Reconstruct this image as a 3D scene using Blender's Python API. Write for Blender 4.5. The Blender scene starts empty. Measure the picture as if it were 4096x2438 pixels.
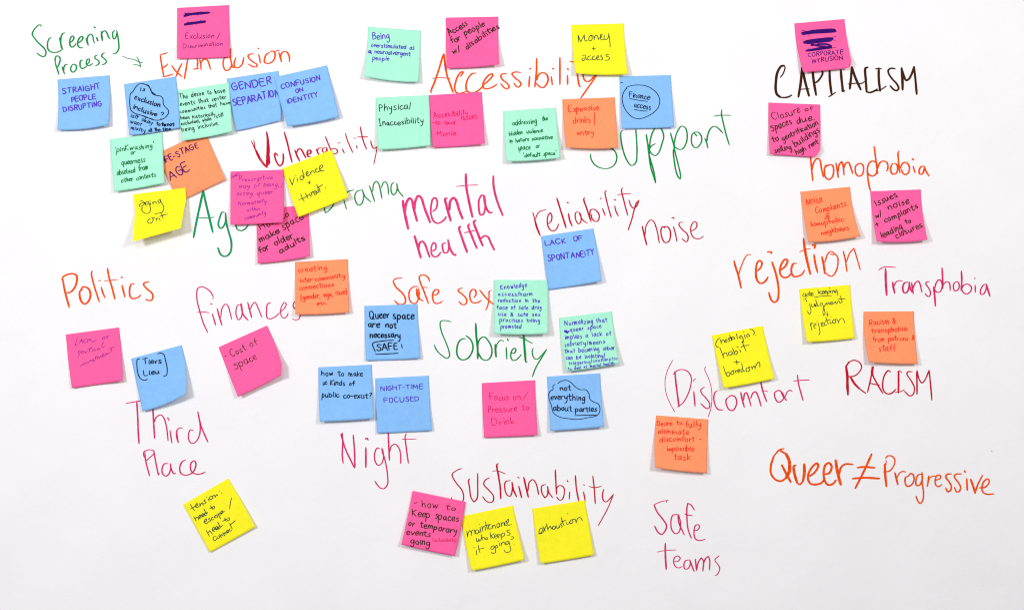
import bpy, math, random
from mathutils import Vector, noise

# ---------------------------------------------------------------- scale, camera, light
MM = 0.001
S = 0.000365            # metres on the sheet per photograph pixel (a sticky note is 76 mm wide)
PW, PH = 4096.0, 2438.0
CAM_D = 2.0             # camera distance from the sheet
scene = bpy.context.scene
col = scene.collection

cam_data = bpy.data.cameras.new("camera")
cam = bpy.data.objects.new("camera", cam_data)
col.objects.link(cam)
cam.location = (0, -CAM_D, 0)
cam.rotation_euler = (math.radians(90), 0, 0)
cam_data.sensor_width = 36.0
cam_data.lens = 36.0 * CAM_D / (PW * S)
cam_data.clip_end = 50
scene.camera = cam

world = bpy.data.worlds.new("World")
scene.world = world
world.use_nodes = True
world.node_tree.nodes["Background"].inputs[0].default_value = (0.985, 0.975, 0.985, 1)
world.node_tree.nodes["Background"].inputs[1].default_value = 0.285

def area(name, loc, target, size, size_y, power, color):
    d = bpy.data.lights.new(name, "AREA")
    d.shape = "RECTANGLE"; d.size = size; d.size_y = size_y
    d.energy = power; d.color = color
    o = bpy.data.objects.new(name, d); col.objects.link(o)
    o.location = loc
    o.rotation_euler = (Vector(target) - Vector(loc)).to_track_quat('-Z', 'Y').to_euler()
    return o
area("ceiling_light_left", (-1.45, -2.15, 0.55), (-0.25, 0, 0.10), 0.46, 0.36, 31.5, (0.99, 0.98, 1.0))
area("ceiling_light_right", (1.20, -2.05, 0.75), (0.00, 0, 0.10), 0.46, 0.36, 23.2, (1.0, 0.995, 0.975))
area("front_fill_light", (-0.25, -2.0, 0.95), (-0.15, 0, -0.1), 0.9, 0.4, 8.5, (1.0, 0.995, 0.995))  # soft fill added above the camera to even out the sheet's brightness
scene.cycles.pixel_filter_type = "BLACKMAN_HARRIS"
scene.cycles.filter_width = 1.15

scene.view_settings.view_transform = "Standard"
scene.view_settings.look = "None"
scene.view_settings.exposure = 0
scene.view_settings.gamma = 1

# ---------------------------------------------------------------- materials
def lin(c):
    return tuple(((v/255)/12.92 if v/255 <= 0.04045 else ((v/255+0.055)/1.055)**2.4) for v in c)

def material(name, rgb, rough=0.85, spec=0.2, var=0.05, scale=60, bump=0.0, bscale=400, stretch=None, wrinkle=0.0, mul=1.0, grain=0.0):
    m = bpy.data.materials.new(name); m.use_nodes = True
    nt = m.node_tree; n = nt.nodes; l = nt.links
    p = n["Principled BSDF"]
    p.inputs["Roughness"].default_value = rough
    p.inputs["Specular IOR Level"].default_value = spec
    c = [min(1, v*mul) for v in lin(rgb)]
    tc = n.new("ShaderNodeTexCoord")
    mp = n.new("ShaderNodeMapping"); l.new(tc.outputs["Object"], mp.inputs[0])
    if stretch: mp.inputs["Scale"].default_value = stretch
    nz = n.new("ShaderNodeTexNoise"); nz.inputs["Scale"].default_value = scale; nz.inputs["Detail"].default_value = 5
    l.new(mp.outputs[0], nz.inputs["Vector"])
    mr = n.new("ShaderNodeMapRange"); mr.inputs[1].default_value = 0.3; mr.inputs[2].default_value = 0.7
    mr.inputs[3].default_value = 1-var; mr.inputs[4].default_value = 1+var
    l.new(nz.outputs["Fac"], mr.inputs[0])
    mx = n.new("ShaderNodeVectorMath"); mx.operation = "SCALE"; mx.inputs[0].default_value = c
    if grain:
        ng = n.new("ShaderNodeTexNoise"); ng.inputs["Scale"].default_value = 620; ng.inputs["Detail"].default_value = 2
        l.new(tc.outputs["Object"], ng.inputs["Vector"])
        mg = n.new("ShaderNodeMapRange"); mg.inputs[1].default_value = 0.25; mg.inputs[2].default_value = 0.75
        mg.inputs[3].default_value = 1-grain; mg.inputs[4].default_value = 1+grain
        l.new(ng.outputs["Fac"], mg.inputs[0])
        mm = n.new("ShaderNodeMath"); mm.operation = "MULTIPLY"
        l.new(mr.outputs[0], mm.inputs[0]); l.new(mg.outputs[0], mm.inputs[1]); l.new(mm.outputs[0], mx.inputs["Scale"])
    else: l.new(mr.outputs[0], mx.inputs["Scale"])
    l.new(mx.outputs[0], p.inputs["Base Color"])
    last = None
    if bump:
        b = n.new("ShaderNodeBump"); b.inputs["Strength"].default_value = bump; b.inputs["Distance"].default_value = 0.0004
        n2 = n.new("ShaderNodeTexNoise"); n2.inputs["Scale"].default_value = bscale; n2.inputs["Detail"].default_value = 3
        l.new(tc.outputs["Object"], n2.inputs["Vector"]); l.new(n2.outputs["Fac"], b.inputs["Height"])
        last = b
    if wrinkle:
        b2 = n.new("ShaderNodeBump"); b2.inputs["Strength"].default_value = wrinkle; b2.inputs["Distance"].default_value = 0.004
        n3 = n.new("ShaderNodeTexNoise"); n3.inputs["Scale"].default_value = 16; n3.inputs["Detail"].default_value = 4
        n3.inputs["Distortion"].default_value = 0.6
        l.new(tc.outputs["Object"], n3.inputs["Vector"]); l.new(n3.outputs["Fac"], b2.inputs["Height"])
        if last: l.new(last.outputs[0], b2.inputs["Normal"])
        last = b2
    if last: l.new(last.outputs[0], p.inputs["Normal"])
    return m

PAPER = {
 "blue":   material("blue_note_paper",   (134,188,243), var=0.035, scale=90, bump=0.35, bscale=900, wrinkle=0.12, grain=0.06),
 "pink":   material("pink_note_paper",   (253, 96,160), var=0.035, scale=90, bump=0.35, bscale=900, wrinkle=0.12, grain=0.06),
 "green":  material("mint_note_paper",   (168,238,208), var=0.03, scale=90, bump=0.35, bscale=900, wrinkle=0.12, grain=0.06),
 "orange": material("orange_note_paper", (254,150,102), var=0.035, scale=90, bump=0.35, bscale=900, wrinkle=0.12, grain=0.06),
 "yellow": material("yellow_note_paper", (250,240, 36), var=0.03, scale=90, bump=0.35, bscale=900, wrinkle=0.12, grain=0.06),
}
SHEET = material("white_sheet_paper", (242,240,242), rough=0.9, spec=0.15, var=0.018, scale=9, bump=0.25, bscale=700, wrinkle=0.38, grain=0.022)
def ink(name, rgb, var=0.12, mul=0.8): return material(name+"_ink", rgb, rough=0.8, spec=0.02, var=var, scale=260, mul=mul)
INK = {
 "purple": ink("purple", (90,58,200), 0.12, 0.95), "violet": ink("violet", (150,44,150), 0.12, 1.0), "plum": ink("plum", (96,30,110)),
 "darkpurple": ink("dark_purple", (62,22,120)), "black": ink("black", (18,24,34)), "olive": ink("dark_olive", (62,52,44)),
 "navy": ink("navy", (24,26,60)), "notegreen": ink("note_green", (20,118,66), 0.12, 0.95), "darkgreen": ink("dark_green", (14,78,66)),
 "red": ink("red", (236,44,34), 0.12, 1.05), "magenta": ink("magenta", (222,30,98), 0.12, 1.0),
 "green": ink("marker_green", (16,142,66), 0.32, 0.98), "teal": ink("marker_teal", (22,148,92), 0.32, 0.98),
 "orange": ink("marker_orange", (238,82,14), 0.32, 0.98), "crimson": ink("marker_crimson", (196,22,50), 0.32, 0.98),
 "rose": ink("marker_rose", (214,48,108), 0.32, 0.98), "hotpink": ink("marker_pink", (222,58,122), 0.32, 0.98),
 "brown": ink("marker_brown", (74,38,18), 0.2), "grey": ink("grey", (165,160,165)),
}
INKWORD = {"purple":"purple","violet":"violet","plum":"dark purple","darkpurple":"dark purple","black":"black","olive":"dark grey",
 "navy":"black","notegreen":"green","darkgreen":"dark green","red":"red","magenta":"magenta","green":"green","teal":"green",
 "orange":"orange","crimson":"crimson","rose":"pink","hotpink":"pink","brown":"dark brown","grey":"grey"}

# ---------------------------------------------------------------- photograph crops -> sheet positions
K7 = 2078/700.0; K6 = 2078/696.0
CROPS = {
 "A":(0,0,K7),"B":(600,0,K7),"C":(1300,0,K7),"D":(1900,0,K7),"E":(2500,200,K7),"F":(3000,0,K7),
 "G":(200,250,K7),"I":(850,250,K7),"J":(1450,300,K7),"K":(1950,300,K7),"L":(400,650,K7),"M":(850,650,K7),
 "N":(2500,400,K7),"O":(3050,380,K7),"P":(1550,650,K7),"Q":(2100,750,K7),"R":(3100,680,K7),"S":(3400,900,K6),
 "T":(2850,900,K7),"U":(200,1050,K7),"V":(450,1300,K7),"W":(750,1000,K7),"X":(1400,1080,K7),"Y":(1900,1080,K7),
 "Z":(3400,1200,K6),"AA":(2600,1300,K7),"AB":(1250,1430,K7),"AC":(1880,1450,K7),"BA":(450,1600,K7),
 "BB":(650,1850,K7),"BC":(1300,1600,K7),"BD":(1780,1800,K7),"BE":(2500,1620,K7),"BF":(2500,1900,K7),
 "BG":(3000,1700,K7),"BH":(3396,1700,K7),"BI":(1450,1930,K7),
}
def src(crop, x, y):
    c = CROPS[crop]; return (c[0]+x/c[2], c[1]+y/c[2])
def to_sheet(px, py):                    # photograph pixel -> (x, z) on the sheet plane, metres
    return ((px-PW/2)*S, (PH/2-py)*S)
def sheet_wave(x, z):                    # very slight undulation of the big sheet
    return (0.35*math.sin(x*9.0+z*4.0)+0.30*math.sin(x*-5.0+z*13.0+1.3)+0.2*math.sin(x*21+z*7+0.4))*MM
def raised(x, z, h):                     # a point h above the sheet that the camera sees over (x, z)
    h = h + sheet_wave(x, z)
    k = 1-h/CAM_D
    return (x*k, -h, z*k)

def new_obj(name, verts, faces, mat, parent=None, smooth=False):
    me = bpy.data.meshes.new(name); me.from_pydata(verts, [], faces); me.update()
    if smooth: me.polygons.foreach_set("use_smooth", [True]*len(me.polygons))
    me.materials.append(mat)
    o = bpy.data.objects.new(name, me); col.objects.link(o)
    if parent: o.parent = parent
    return o

# ---------------------------------------------------------------- pen strokes
def smooth_path(pts, step):
    n = len(pts)
    if n == 1: pts = [pts[0], (pts[0][0]+0.01, pts[0][1])]; n = 2
    out = []
    def sharp(i):
        if i <= 0 or i >= n-1: return True
        ax, ay = pts[i][0]-pts[i-1][0], pts[i][1]-pts[i-1][1]
        bx, by = pts[i+1][0]-pts[i][0], pts[i+1][1]-pts[i][1]
        la, lb = math.hypot(ax, ay), math.hypot(bx, by)
        if la < 1e-6 or lb < 1e-6: return True
        return (ax*bx+ay*by)/(la*lb) < -0.25
    for i in range(n-1):
        p1, p2 = pts[i], pts[i+1]
        p0 = pts[i-1] if not sharp(i) else (2*p1[0]-p2[0], 2*p1[1]-p2[1])
        p3 = pts[i+2] if not sharp(i+1) else (2*p2[0]-p1[0], 2*p2[1]-p1[1])
        L = math.hypot(p2[0]-p1[0], p2[1]-p1[1])
        def d(a, b): return max(math.hypot(a[0]-b[0], a[1]-b[1])**0.5, 1e-4)
        t0 = 0; t1 = d(p0, p1); t2 = t1+d(p1, p2); t3 = t2+d(p2, p3)
        m = max(1, int(math.ceil(L/step)))
        for j in range(m):
            t = t1+(t2-t1)*j/m
            r = []
            for k in (0, 1):
                a1 = (t1-t)/(t1-t0)*p0[k]+(t-t0)/(t1-t0)*p1[k]
                a2 = (t2-t)/(t2-t1)*p1[k]+(t-t1)/(t2-t1)*p2[k]
                a3 = (t3-t)/(t3-t2)*p2[k]+(t-t2)/(t3-t2)*p3[k]
                b1 = (t2-t)/(t2-t0)*a1+(t-t0)/(t2-t0)*a2
                b2 = (t3-t)/(t3-t1)*a2+(t-t1)/(t3-t1)*a3
                r.append((t2-t)/(t2-t1)*b1+(t-t1)/(t2-t1)*b2)
            out.append(tuple(r))
    out.append(pts[-1])
    return out

class Pen:
    """collects strokes (in sheet metres) into one flat ink mesh lying on surface(x, z) -> 3D point"""
    def __init__(self, surface): self.v = []; self.f = []; self.surface = surface; self.k = 0
    def stroke(self, pts, w, chisel=0.25, taper=0.55, seed=0):
        p = smooth_path(pts, 0.0007)
        q = [p[0]]
        for a in p[1:]:
            if math.hypot(a[0]-q[-1][0], a[1]-q[-1][1]) > 0.0002: q.append(a)
        if len(q) < 2: q.append((q[0][0]+0.0003, q[0][1]))
        n = len(q); base = 0.00010+(self.k % 6)*0.00004; self.k += 1
        ph = random.Random(seed*7919+self.k).uniform(0, 100)
        acc = 0; tot = sum(math.hypot(q[i+1][0]-q[i][0], q[i+1][1]-q[i][1]) for i in range(n-1))
        rings = []
        for i in range(n):
            a = q[max(0, i-1)]; b = q[min(n-1, i+1)]
            dx, dy = b[0]-a[0], b[1]-a[1]; l = math.hypot(dx, dy) or 1e-9; dx /= l; dy /= l
            if i: acc += math.hypot(q[i][0]-q[i-1][0], q[i][1]-q[i-1][1])
            ww = w*((1-chisel)+chisel*1.25*abs(dy))*(1+0.12*noise.noise(Vector((acc*90+ph, ph, 0))))
            e = min(acc, tot-acc)/(w*2.2+1e-9)
            if e < 1 and tot > 3*w: ww *= taper+(1-taper)*math.sqrt(max(e, 0))
            h = base+0.00004*acc/(tot+1e-9)
            def at(ox, oy): return self.surface(q[i][0]+ox, q[i][1]+oy, h)
            r = (len(self.v), len(self.v)+1)
            self.v += [at(-dy*ww/2, dx*ww/2), at(dy*ww/2, -dx*ww/2)]
            if rings:
                a0, b0 = rings[-1]; self.f.append((b0, r[1], r[0], a0))
            rings.append(r)
            if i in (0, n-1):              # round pen tip
                sg = -1 if i == 0 else 1
                c0 = len(self.v)
                for t in range(1, 5):
                    an = math.pi*t/5
                    self.v.append(at((-dy*math.cos(an)+dx*sg*math.sin(an))*ww/2, (dx*math.cos(an)+dy*sg*math.sin(an))*ww/2))
                cap = [r[0]]+list(range(c0, c0+4))+[r[1]]
                self.f.append(tuple(cap if i == 0 else reversed(cap)))
    def build(self, name, mat, parent=None):
        return new_obj(name, self.v, self.f, mat, parent)

# ---------------------------------------------------------------- hand lettering: pen strokes per letter
# x from 0, y: baseline 0, top of small letters 10, tall letters 20, tails -10
GLYPH = {}
def _g(ch, w, s): GLYPH[ch] = (w, [[tuple(float(v) for v in p.split(",")) for p in st.split()] for st in s.split("/")])
_g("a",10,"8,9 5,10 2,8 1,4 3,0 6,1 8,6 8,10/8,10 8,3 10,0"); _g("b",10,"1,20 1,0/1,5 4,10 8,9 9,5 7,1 4,0 1,2")
_g("c",9,"8,8 5,10 2,8 1,4 3,0 6,0 9,2"); _g("d",10.5,"8,8 5,10 2,8 1,4 3,0 6,1 8,5/9,20 9,0")
_g("e",9,"1,5 8,6 8,9 5,10 2,8 1,4 3,0 6,0 9,2"); _g("f",8,"8,19 6,20 4,17 4,0/1,10 8,10")
_g("g",10,"8,9 5,10 2,8 1,4 3,1 6,2 8,7/8,10 8,-4 6,-9 3,-9 1,-6"); _g("h",9.5,"1,20 1,0/1,5 4,10 7,9 8,0")
_g("i",4.5,"2,10 2,0/2,14 2.3,14.8"); _g("j",5.5,"4,10 4,-5 2,-9 0,-7/4,14 4.3,14.8")
_g("k",8.5,"1,20 1,0/8,10 1,4 8,0"); _g("l",4.5,"2,20 2,0"); _g("m",12.5,"1,10 1,0/1,5 3,10 5,9 6,0/6,5 8,10 10,9 11,0")
_g("n",9.5,"1,10 1,0/1,5 4,10 7,9 8,0"); _g("o",9.5,"5,10 2,8 1,4 3,0 6,0 8,4 7,8 5,10")
_g("p",10,"1,10 1,-10/1,7 4,10 8,9 9,5 6,0 3,0 1,3"); _g("q",10,"8,9 5,10 2,8 1,4 3,0 6,1 8,6/8,10 8,-9 10,-7")
_g("r",7.5,"1,10 1,0/1,5 3,9 7,10"); _g("s",8.5,"7,9 4,10 2,8 4,5 7,3 6,0 1,1"); _g("t",8.5,"4,18 4,3 5,0 8,1/0,11 8,11")
_g("u",10,"1,10 1,4 3,0 6,1 8,5/8,10 8,3 9,0"); _g("v",8.5,"1,10 4,0 8,10"); _g("w",12,"1,10 3,0 6,8 8,0 11,10")
_g("x",9,"1,10 8,0/8,10 1,0"); _g("y",9.5,"1,10 2,4 5,3 8,7/8,10 7,-5 4,-9 1,-8"); _g("z",9,"1,10 8,10 1,0 8,0")
_g("A",13,"0,0 6,20 12,0/2.5,7 10,7"); _g("B",11,"1,20 1,0/1,20 8,19 8,13 1,11 9,9 9,2 1,0"); _g("C",12,"11,17 7,20 3,17 1,10 3,2 7,0 11,3")
_g("D",12.5,"1,20 1,0/0,20 8,18 11,10 8,2 1,0"); _g("E",11,"10,20 1,20 1,0 10,0/1,10 8,10"); _g("F",10.5,"10,20 1,20 1,0/1,10 8,10")
_g("G",13,"11,17 7,20 3,17 1,10 3,2 7,0 11,3 11,9 6,9"); _g("H",13,"1,20 1,0/11,20 11,0/1,10 11,10"); _g("I",4.5,"2,20 2,0")
_g("|",8,"0,20 6,20/3,20 3,0/0,0 6,0"); _g("K",11,"1,20 1,0/10,20 1,9 10,0"); _g("L",10,"1,20 1,0 9,0")
_g("M",15,"1,0 2,20 7,6 12,20 13,0"); _g("N",13,"1,0 1,20 11,0 11,20"); _g("O",12.5,"6,20 2,17 1,10 2,3 6,0 10,3 11,10 10,17 6,20")
_g("P",10.5,"1,20 1,0/1,20 8,19 9,14 7,10 1,9"); _g("Q",13,"6,20 2,17 1,10 2,3 6,0 10,3 11,10 10,17 6,20/7,5 12,-1")
_g("R",11.5,"1,20 1,0/1,20 8,19 9,14 7,10 1,9/4,9 10,0"); _g("S",11.5,"10,18 6,20 2,17 3,12 8,9 10,5 7,0 1,2")
_g("T",12.5,"0,20 12,20/6,20 6,0"); _g("U",13,"1,20 1,6 4,0 8,0 11,6 11,20"); _g("V",11,"0,20 5,0 10,20"); _g("Y",11,"0,20 5,10 10,20/5,10 4,0")
_g("/",7,"5,21 0,-2"); _g("-",8,"0.5,8 6.5,8"); _g(".",3.5,"1,0.5 1.8,0.8"); _g(",",4,"2,1 1,-4"); _g("'",4,"2,20 1.5,16")
_g(":",4.5,"2,2 2.5,2.5/2,9 2.5,9.5"); _g("?",9.5,"1,16 4,20 8,17 6,12 4,8 4,6/4,1 4.6,1.4"); _g("+",11,"0,8 9,8/4.5,14 4.5,2")
_g("(",6,"4,22 1,15 1,5 4,-3"); _g(")",6,"1,22 4,15 4,5 1,-3"); _g("&",10,"9,8 6,0 2,0 1,4 7,12 6,18 3,18 3,13 9,0")
_g("#",11,"0,13 10,13/0,6 10,6/8,18 2,1"); _g("!",4,"2,20 2,6/2,1 2.3,1.4"); _g(" ",7,"0,0")
GLYPH[" "] = (7, [])

ALT = {}
def _a(ch, w, s): ALT.setdefault(ch, []).append((w, [[tuple(float(v) for v in p.split(",")) for p in st.split()] for st in s.split("/")]))
_a("a",9.5,"7,9.5 3,9 1,5 3,0.5 6,3 7.5,10 7.5,2 10,0.5"); _a("a",9,"7,8 4,10 1,6 2,1 5,0 7,4 7,9/7,10 7.5,1 9,1")
_a("e",8.5,"1,4 6,6.5 6.5,10 3,9.5 1,5 3,0 8,2"); _a("e",8.5,"1,5 7,7 7,9.5 4,10 1,7 1.5,2 5,0 8,2")
_a("s",7.5,"7,10 3,9 3,6 6,3 5,0 0,0.5"); _a("s",7,"6,11 2,8.5 6,4.5 4,0 1,1"); _a("t",8,"3,17 2.5,4 4,0 7,1/-0.5,12 7,11.5"); _a("t",7,"3,18 3.5,0/0,12.5 6.5,13")
_a("o",9,"6,10 2,9 1,3 5,0 8,5 6,10.5 8,11"); _a("o",8.5,"3,9.5 1,4 4,-0.5 7,3 6.5,9 3,10"); _a("n",9,"1,9 2,0 2,6 6,10.5 7.5,6 7.5,0"); _a("n",9.5,"0.5,10 1.5,0/1.5,6 5,10 7,8 7,2 9,0.5")
_a("i",4,"2,9 2.5,0/1.5,15 3,15.4"); _a("i",4.5,"1.5,10 2,1 4,0/2.5,13 2.6,14"); _a("r",7,"1,9 2,0 2,6 6,10.5"); _a("r",7,"0.5,10 1.5,0/1.5,6 4,9.5 7,8.5"); _a("c",8.5,"8,9.5 4,10 1,5 3,0 8,1"); _a("c",8,"7,8 3,9.5 1,4 4,-0.5 8.5,2")
_a("u",9.5,"1,10 1.5,2 4,0 7,4 7.5,10 8,1 9.5,0"); _a("d",10,"7,9 3,9.5 1,4 3,0 6.5,3 9,19 8.5,0"); _a("h",9,"1,19 1.5,0 3,8 6,9.5 7,0"); _a("l",4,"2.5,20 1.5,0.5"); _a("l",5,"1.5,19 2,2 4,0")
_a("y",9,"1,10 3,4 7,5/8,10 5,-6 1,-9"); _a("g",9.5,"7,9 3,9.5 1,5 4,1 7,5 7,9 7,-5 3,-9 0,-6"); _a("m",12,"1,9 1.5,0 2,7 4,10 6,7 6,0 7,8 9,10 10.5,7 11,0"); _a("p",9.5,"1.5,10 0.5,-9/1,6 5,10.5 8,6 5,0 1.5,2")
_a("E",10,"9,19 1,20 2,0 9,1/1,10.5 7,11"); _a("E",10.5,"8,20 2,18 1,10 2,1 9,0/1.5,10 7,10.5"); _a("A",12,"0,-1 5,20 11,1/2,6 10,7.5"); _a("O",12,"5,19 1,12 3,1 8,0 11,9 8,18 4,20"); _a("N",12,"1,0 1.5,19 9,1 11,20"); _a("R",11,"1,19 1.5,0/0,19 7,20 8,13 2,10 9,1"); _a("S",10.5,"10,19 4,20 2,15 8,9 9,3 4,0 0,3"); _a("T",12,"0,19 11,20/6,19 5,0"); _a("I",4,"2.5,19.5 1.5,0")

def lettering(text, x0, y0, x1, y1, H, xr, slant, seed, body=0.86):
    """strokes in crop pixels for one written line whose baseline runs (x0,y0)-(x1,y1)"""
    rnd = random.Random(seed)
    gl = []
    for c in text:
        g = GLYPH[c]
        if c in ALT and rnd.random() < (0.45 if H > 56 else 0.22): g = rnd.choice(ALT[c])
        gl.append((c, g, g[0]*rnd.uniform(0.88, 1.12)+(2.5 if c == " " else 0)))
    tot = sum(g[2] for g in gl) - 1.2
    bx, by = x1-x0, y1-y0; L = math.hypot(bx, by); ux, uy = bx/L, by/L; nx, ny = uy, -ux
    k = L/tot; xh = H*xr; pos = 0; out = []; d1, d2 = rnd.uniform(0, 6), rnd.uniform(0.05, 0.1)
    for c, g, w in gl:
        strokes = g[1]; fw = w/g[0]*body
        jy = rnd.uniform(-0.05, 0.05)*H+0.05*H*math.sin(d1+pos*d2); js = rnd.uniform(0.9, 1.1)
        jr = rnd.uniform(-0.10, 0.10); jsl = slant+rnd.uniform(-0.09, 0.09)
        for st in strokes:
            o = []
            for (gx, gy) in st:
                yy = gy/10*xh if gy <= 10 else xh+(gy-10)/10*(H-xh)
                yy *= js
                xx = (pos+gx*fw+rnd.uniform(-0.4, 0.4))*k + jsl*yy
                yy = yy+jy+jr*gx*k+rnd.uniform(-0.022, 0.022)*H
                o.append((x0+ux*xx+nx*yy, y0+uy*xx+ny*yy))
            out.append(o)
        pos += w
    return out

# ---------------------------------------------------------------- sticky notes
class Note:
    def __init__(self, crop, tl, tr, br, bl, ml, mr, bow, lift, layer, crease, chip):
        f = lambda p: to_sheet(*src(crop, *p))
        self.tl, self.tr, self.br, self.bl = map(f, (tl, tr, br, bl))
        self.ml = f(ml) if ml else tuple((a+b)/2 for a, b in zip(self.tl, self.bl))
        self.mr = f(mr) if mr else tuple((a+b)/2 for a, b in zip(self.tr, self.br))
        self.bow = bow/CROPS[crop][2]*S
        self.l0, self.l1 = lift[0]*MM*(0.9 if crease else 0.76), lift[1]*MM*(0.9 if crease else 0.76)
        self.base = 0.0003+layer*0.0011
        self.crease = crease; self.chip = chip
        dx, dy = self.br[0]-self.bl[0], self.br[1]-self.bl[1]; l = math.hypot(dx, dy)
        self.down = (dy/l, -dx/l)
        self.ph = (self.tl[0]*37+self.tl[1]*91) % 6.28
    def edge(self, a, m, b, v):
        if self.crease:
            c = self.crease
            if v < c: t = v/c; return tuple(p+(q-p)*t for p, q in zip(a, m))
            t = (v-c)/(1-c); return tuple(p+(q-p)*t for p, q in zip(m, b))
        # a note hangs flat from its gummed top strip, then curls: quadratic through the middle
        return tuple(p*(1-v)*(1-2*v)+q*4*v*(1-v)+r*v*(2*v-1) for p, q, r in zip(a, m, b))
    def plane(self, u, v):
        A = self.edge(self.tl, self.ml, self.bl, v); B = self.edge(self.tr, self.mr, self.br, v)
        x = A[0]+(B[0]-A[0])*u; z = A[1]+(B[1]-A[1])*u
        s = self.bow*4*u*(1-u)*v**3
        return (x+self.down[0]*s, z+self.down[1]*s)
    def height(self, u, v):
        u = min(1.05, max(-0.05, u)); v = min(1.05, max(0, v))
        if self.crease:
            g = max(0.0, (v-self.crease)/(1-self.crease)); g = g**1.05
            if v < self.crease: g = 0.0
            return self.base+(self.l0+(self.l1-self.l0)*u)*g+0.003*math.sin(min(1, v/self.crease)*math.pi/2)*u*u
        g = max(0.0, (v-0.16)/0.84)**1.6
        h = self.base+(self.l0*(1-u)+self.l1*u)*g
        h += 0.0018*(2*u-1)**2*g + 0.0005*(1.3+math.sin(u*6+v*5+self.ph))*min(1, v*2)
        if self.chip:
            cu, cv = self.chip[1], self.chip[2]
            uu = 1-u if "r" in self.chip[0] else u
            d = uu/(cu*2.2)+(1-v)/(cv*2.2)
            if d < 1: h += 0.006*(1-d)**1.3
        return h
    def uvmap(self, u, v):
        if self.chip:
            cu, cv = self.chip[1], self.chip[2]
            uu = 1-u if "r" in self.chip[0] else u; vv = 1-v
            s = uu/cu+vv/cv
            if s < 1:
                if s < 1e-6: uu, vv = cu/2, cv/2
                else: uu, vv = uu/s, vv/s
                u = 1-uu if "r" in self.chip[0] else uu; v = 1-vv
        return u, v
    def point(self, u, v, off=0.0):
        u, v = self.uvmap(u, v)
        x, z = self.plane(u, v)
        return raised(x, z, self.height(u, v)+off)
    def invert(self, x, z):
        u = v = 0.5
        for _ in range(9):
            p = self.plane(u, v); e = 1e-3
            pu = self.plane(u+e, v); pv = self.plane(u, v+e)
            a, b = (pu[0]-p[0])/e, (pv[0]-p[0])/e; c, d = (pu[1]-p[1])/e, (pv[1]-p[1])/e
            det = a*d-b*c
            if abs(det) < 1e-12: break
            rx, rz = x-p[0], z-p[1]
            u += (d*rx-b*rz)/det; v += (-c*rx+a*rz)/det
            u = max(-0.3, min(1.3, u)); v = max(-0.3, min(1.3, v))
        return u, v
    def surface(self, x, z, h):
        u, v = self.invert(x, z)
        return raised(x, z, self.height(u, v)+h)
    def build(self, mat, parent):
        N = 26; T = 0.00022; vs = []; fs = []
        W = N+1
        vals = [i/N for i in range(W)]
        if self.crease:
            k = min(range(W), key=lambda i: abs(vals[i]-self.crease)); vals[k] = self.crease
        for off in (0.0, -T):
            for j in range(W):
                for i in range(W): vs.append(self.point(i/N, vals[j], off))
        for j in range(N):
            for i in range(N):
                a = j*W+i; fs.append((a, a+W, a+W+1, a+1))
                b = a+W*W; fs.append((b, b+1, b+W+1, b+W))
        rim = [i for i in range(W)]+[j*W+N for j in range(1, W)]+[N*W+i for i in range(N-1, -1, -1)]+[j*W for j in range(N-1, 0, -1)]
        for a, b in zip(rim, rim[1:]+rim[:1]): fs.append((a, b, b+W*W, a+W*W))
        o = new_obj("paper", vs, fs, mat, parent, smooth=True)
        me = o.data
        me.polygons.foreach_set("use_smooth", [i < 2*N*N and not self.crease for i in range(len(me.polygons))])
        return o

def parse(strokes, crop):
    """'x,y x,y / x,y ...' in crop pixels; @AB switches crop, w=12 the pen width"""
    out = []; w = None
    for st in strokes.split("/"):
        pts = []
        for tok in st.split():
            if tok[0] == "@": crop = tok[1:]
            elif tok.startswith("w="): w = float(tok[2:])
            else:
                x, y = tok.split(","); pts.append(to_sheet(*src(crop, float(x), float(y))))
        if pts: out.append((pts, w, CROPS[crop][2]))
    return out

NOTES = []
WN, WH = 1.1, 1.2      # pen width on notes / on the sheet
def note(color, crop, tl, tr, br, bl, label, ink="black", w=9, lines=(), marks=(), ml=None, mr=None, bow=5,
         lift=(6, 8), layer=0, crease=None, chip=None, xr=0.55, slant=0.0, body=0.86):
    NOTES.append(1); seed = len(NOTES)
    n = Note(crop, tl, tr, br, bl, ml, mr, bow, lift, layer, crease, chip)
    root = bpy.data.objects.new("sticky_note", None); col.objects.link(root)
    c = n.point(0.5, 0.0); root.location = c
    root.empty_display_size = 0.02
    root["label"] = label; root["category"] = "sticky note"; root["group"] = "sticky notes stuck on the white paper"
    def attach(o):
        for v in o.data.vertices: v.co -= Vector(c)
    p = n.build(PAPER[color], root); attach(p); p["label"] = color.replace("green", "mint green")+" square of paper"
    k = CROPS[crop][2]
    for i, ln in enumerate(lines):
        text, x0, y0, x1, y1, H = ln[:6]
        o = ln[6] if len(ln) > 6 else {}
        pen = Pen(n.surface)
        for st in lettering(text, x0, y0, x1, y1, H, o.get("xr", xr), o.get("slant", slant), seed*100+i, o.get("body", body)):
            pen.stroke([to_sheet(*src(crop, *q)) for q in st], o.get("w", w)*WN/k*S, 0.1, 0.8, seed*100+i)
        ik = o.get("ink", ink)
        t = text.replace("|", "I").replace("#", "≠").strip()
        ob = pen.build("written_line", INK[ik], root); attach(ob)
        ob["label"] = INKWORD[ik]+" handwriting: "+t
    for m in marks:
        nm, lab, strokes = m[:3]; ik = m[3] if len(m) > 3 else ink
        pen = Pen(n.surface)
        for pts, ww, kk in parse(strokes, crop): pen.stroke(pts, (ww or w)*(WN if (ww or w) < 13 else 1.4 if nm == "crossed_out_word" else 1.05)/kk*S, 0.1, 0.8, seed)
        ob = pen.build(nm, INK[ik], root); attach(ob); ob["label"] = lab
    return root

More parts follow.
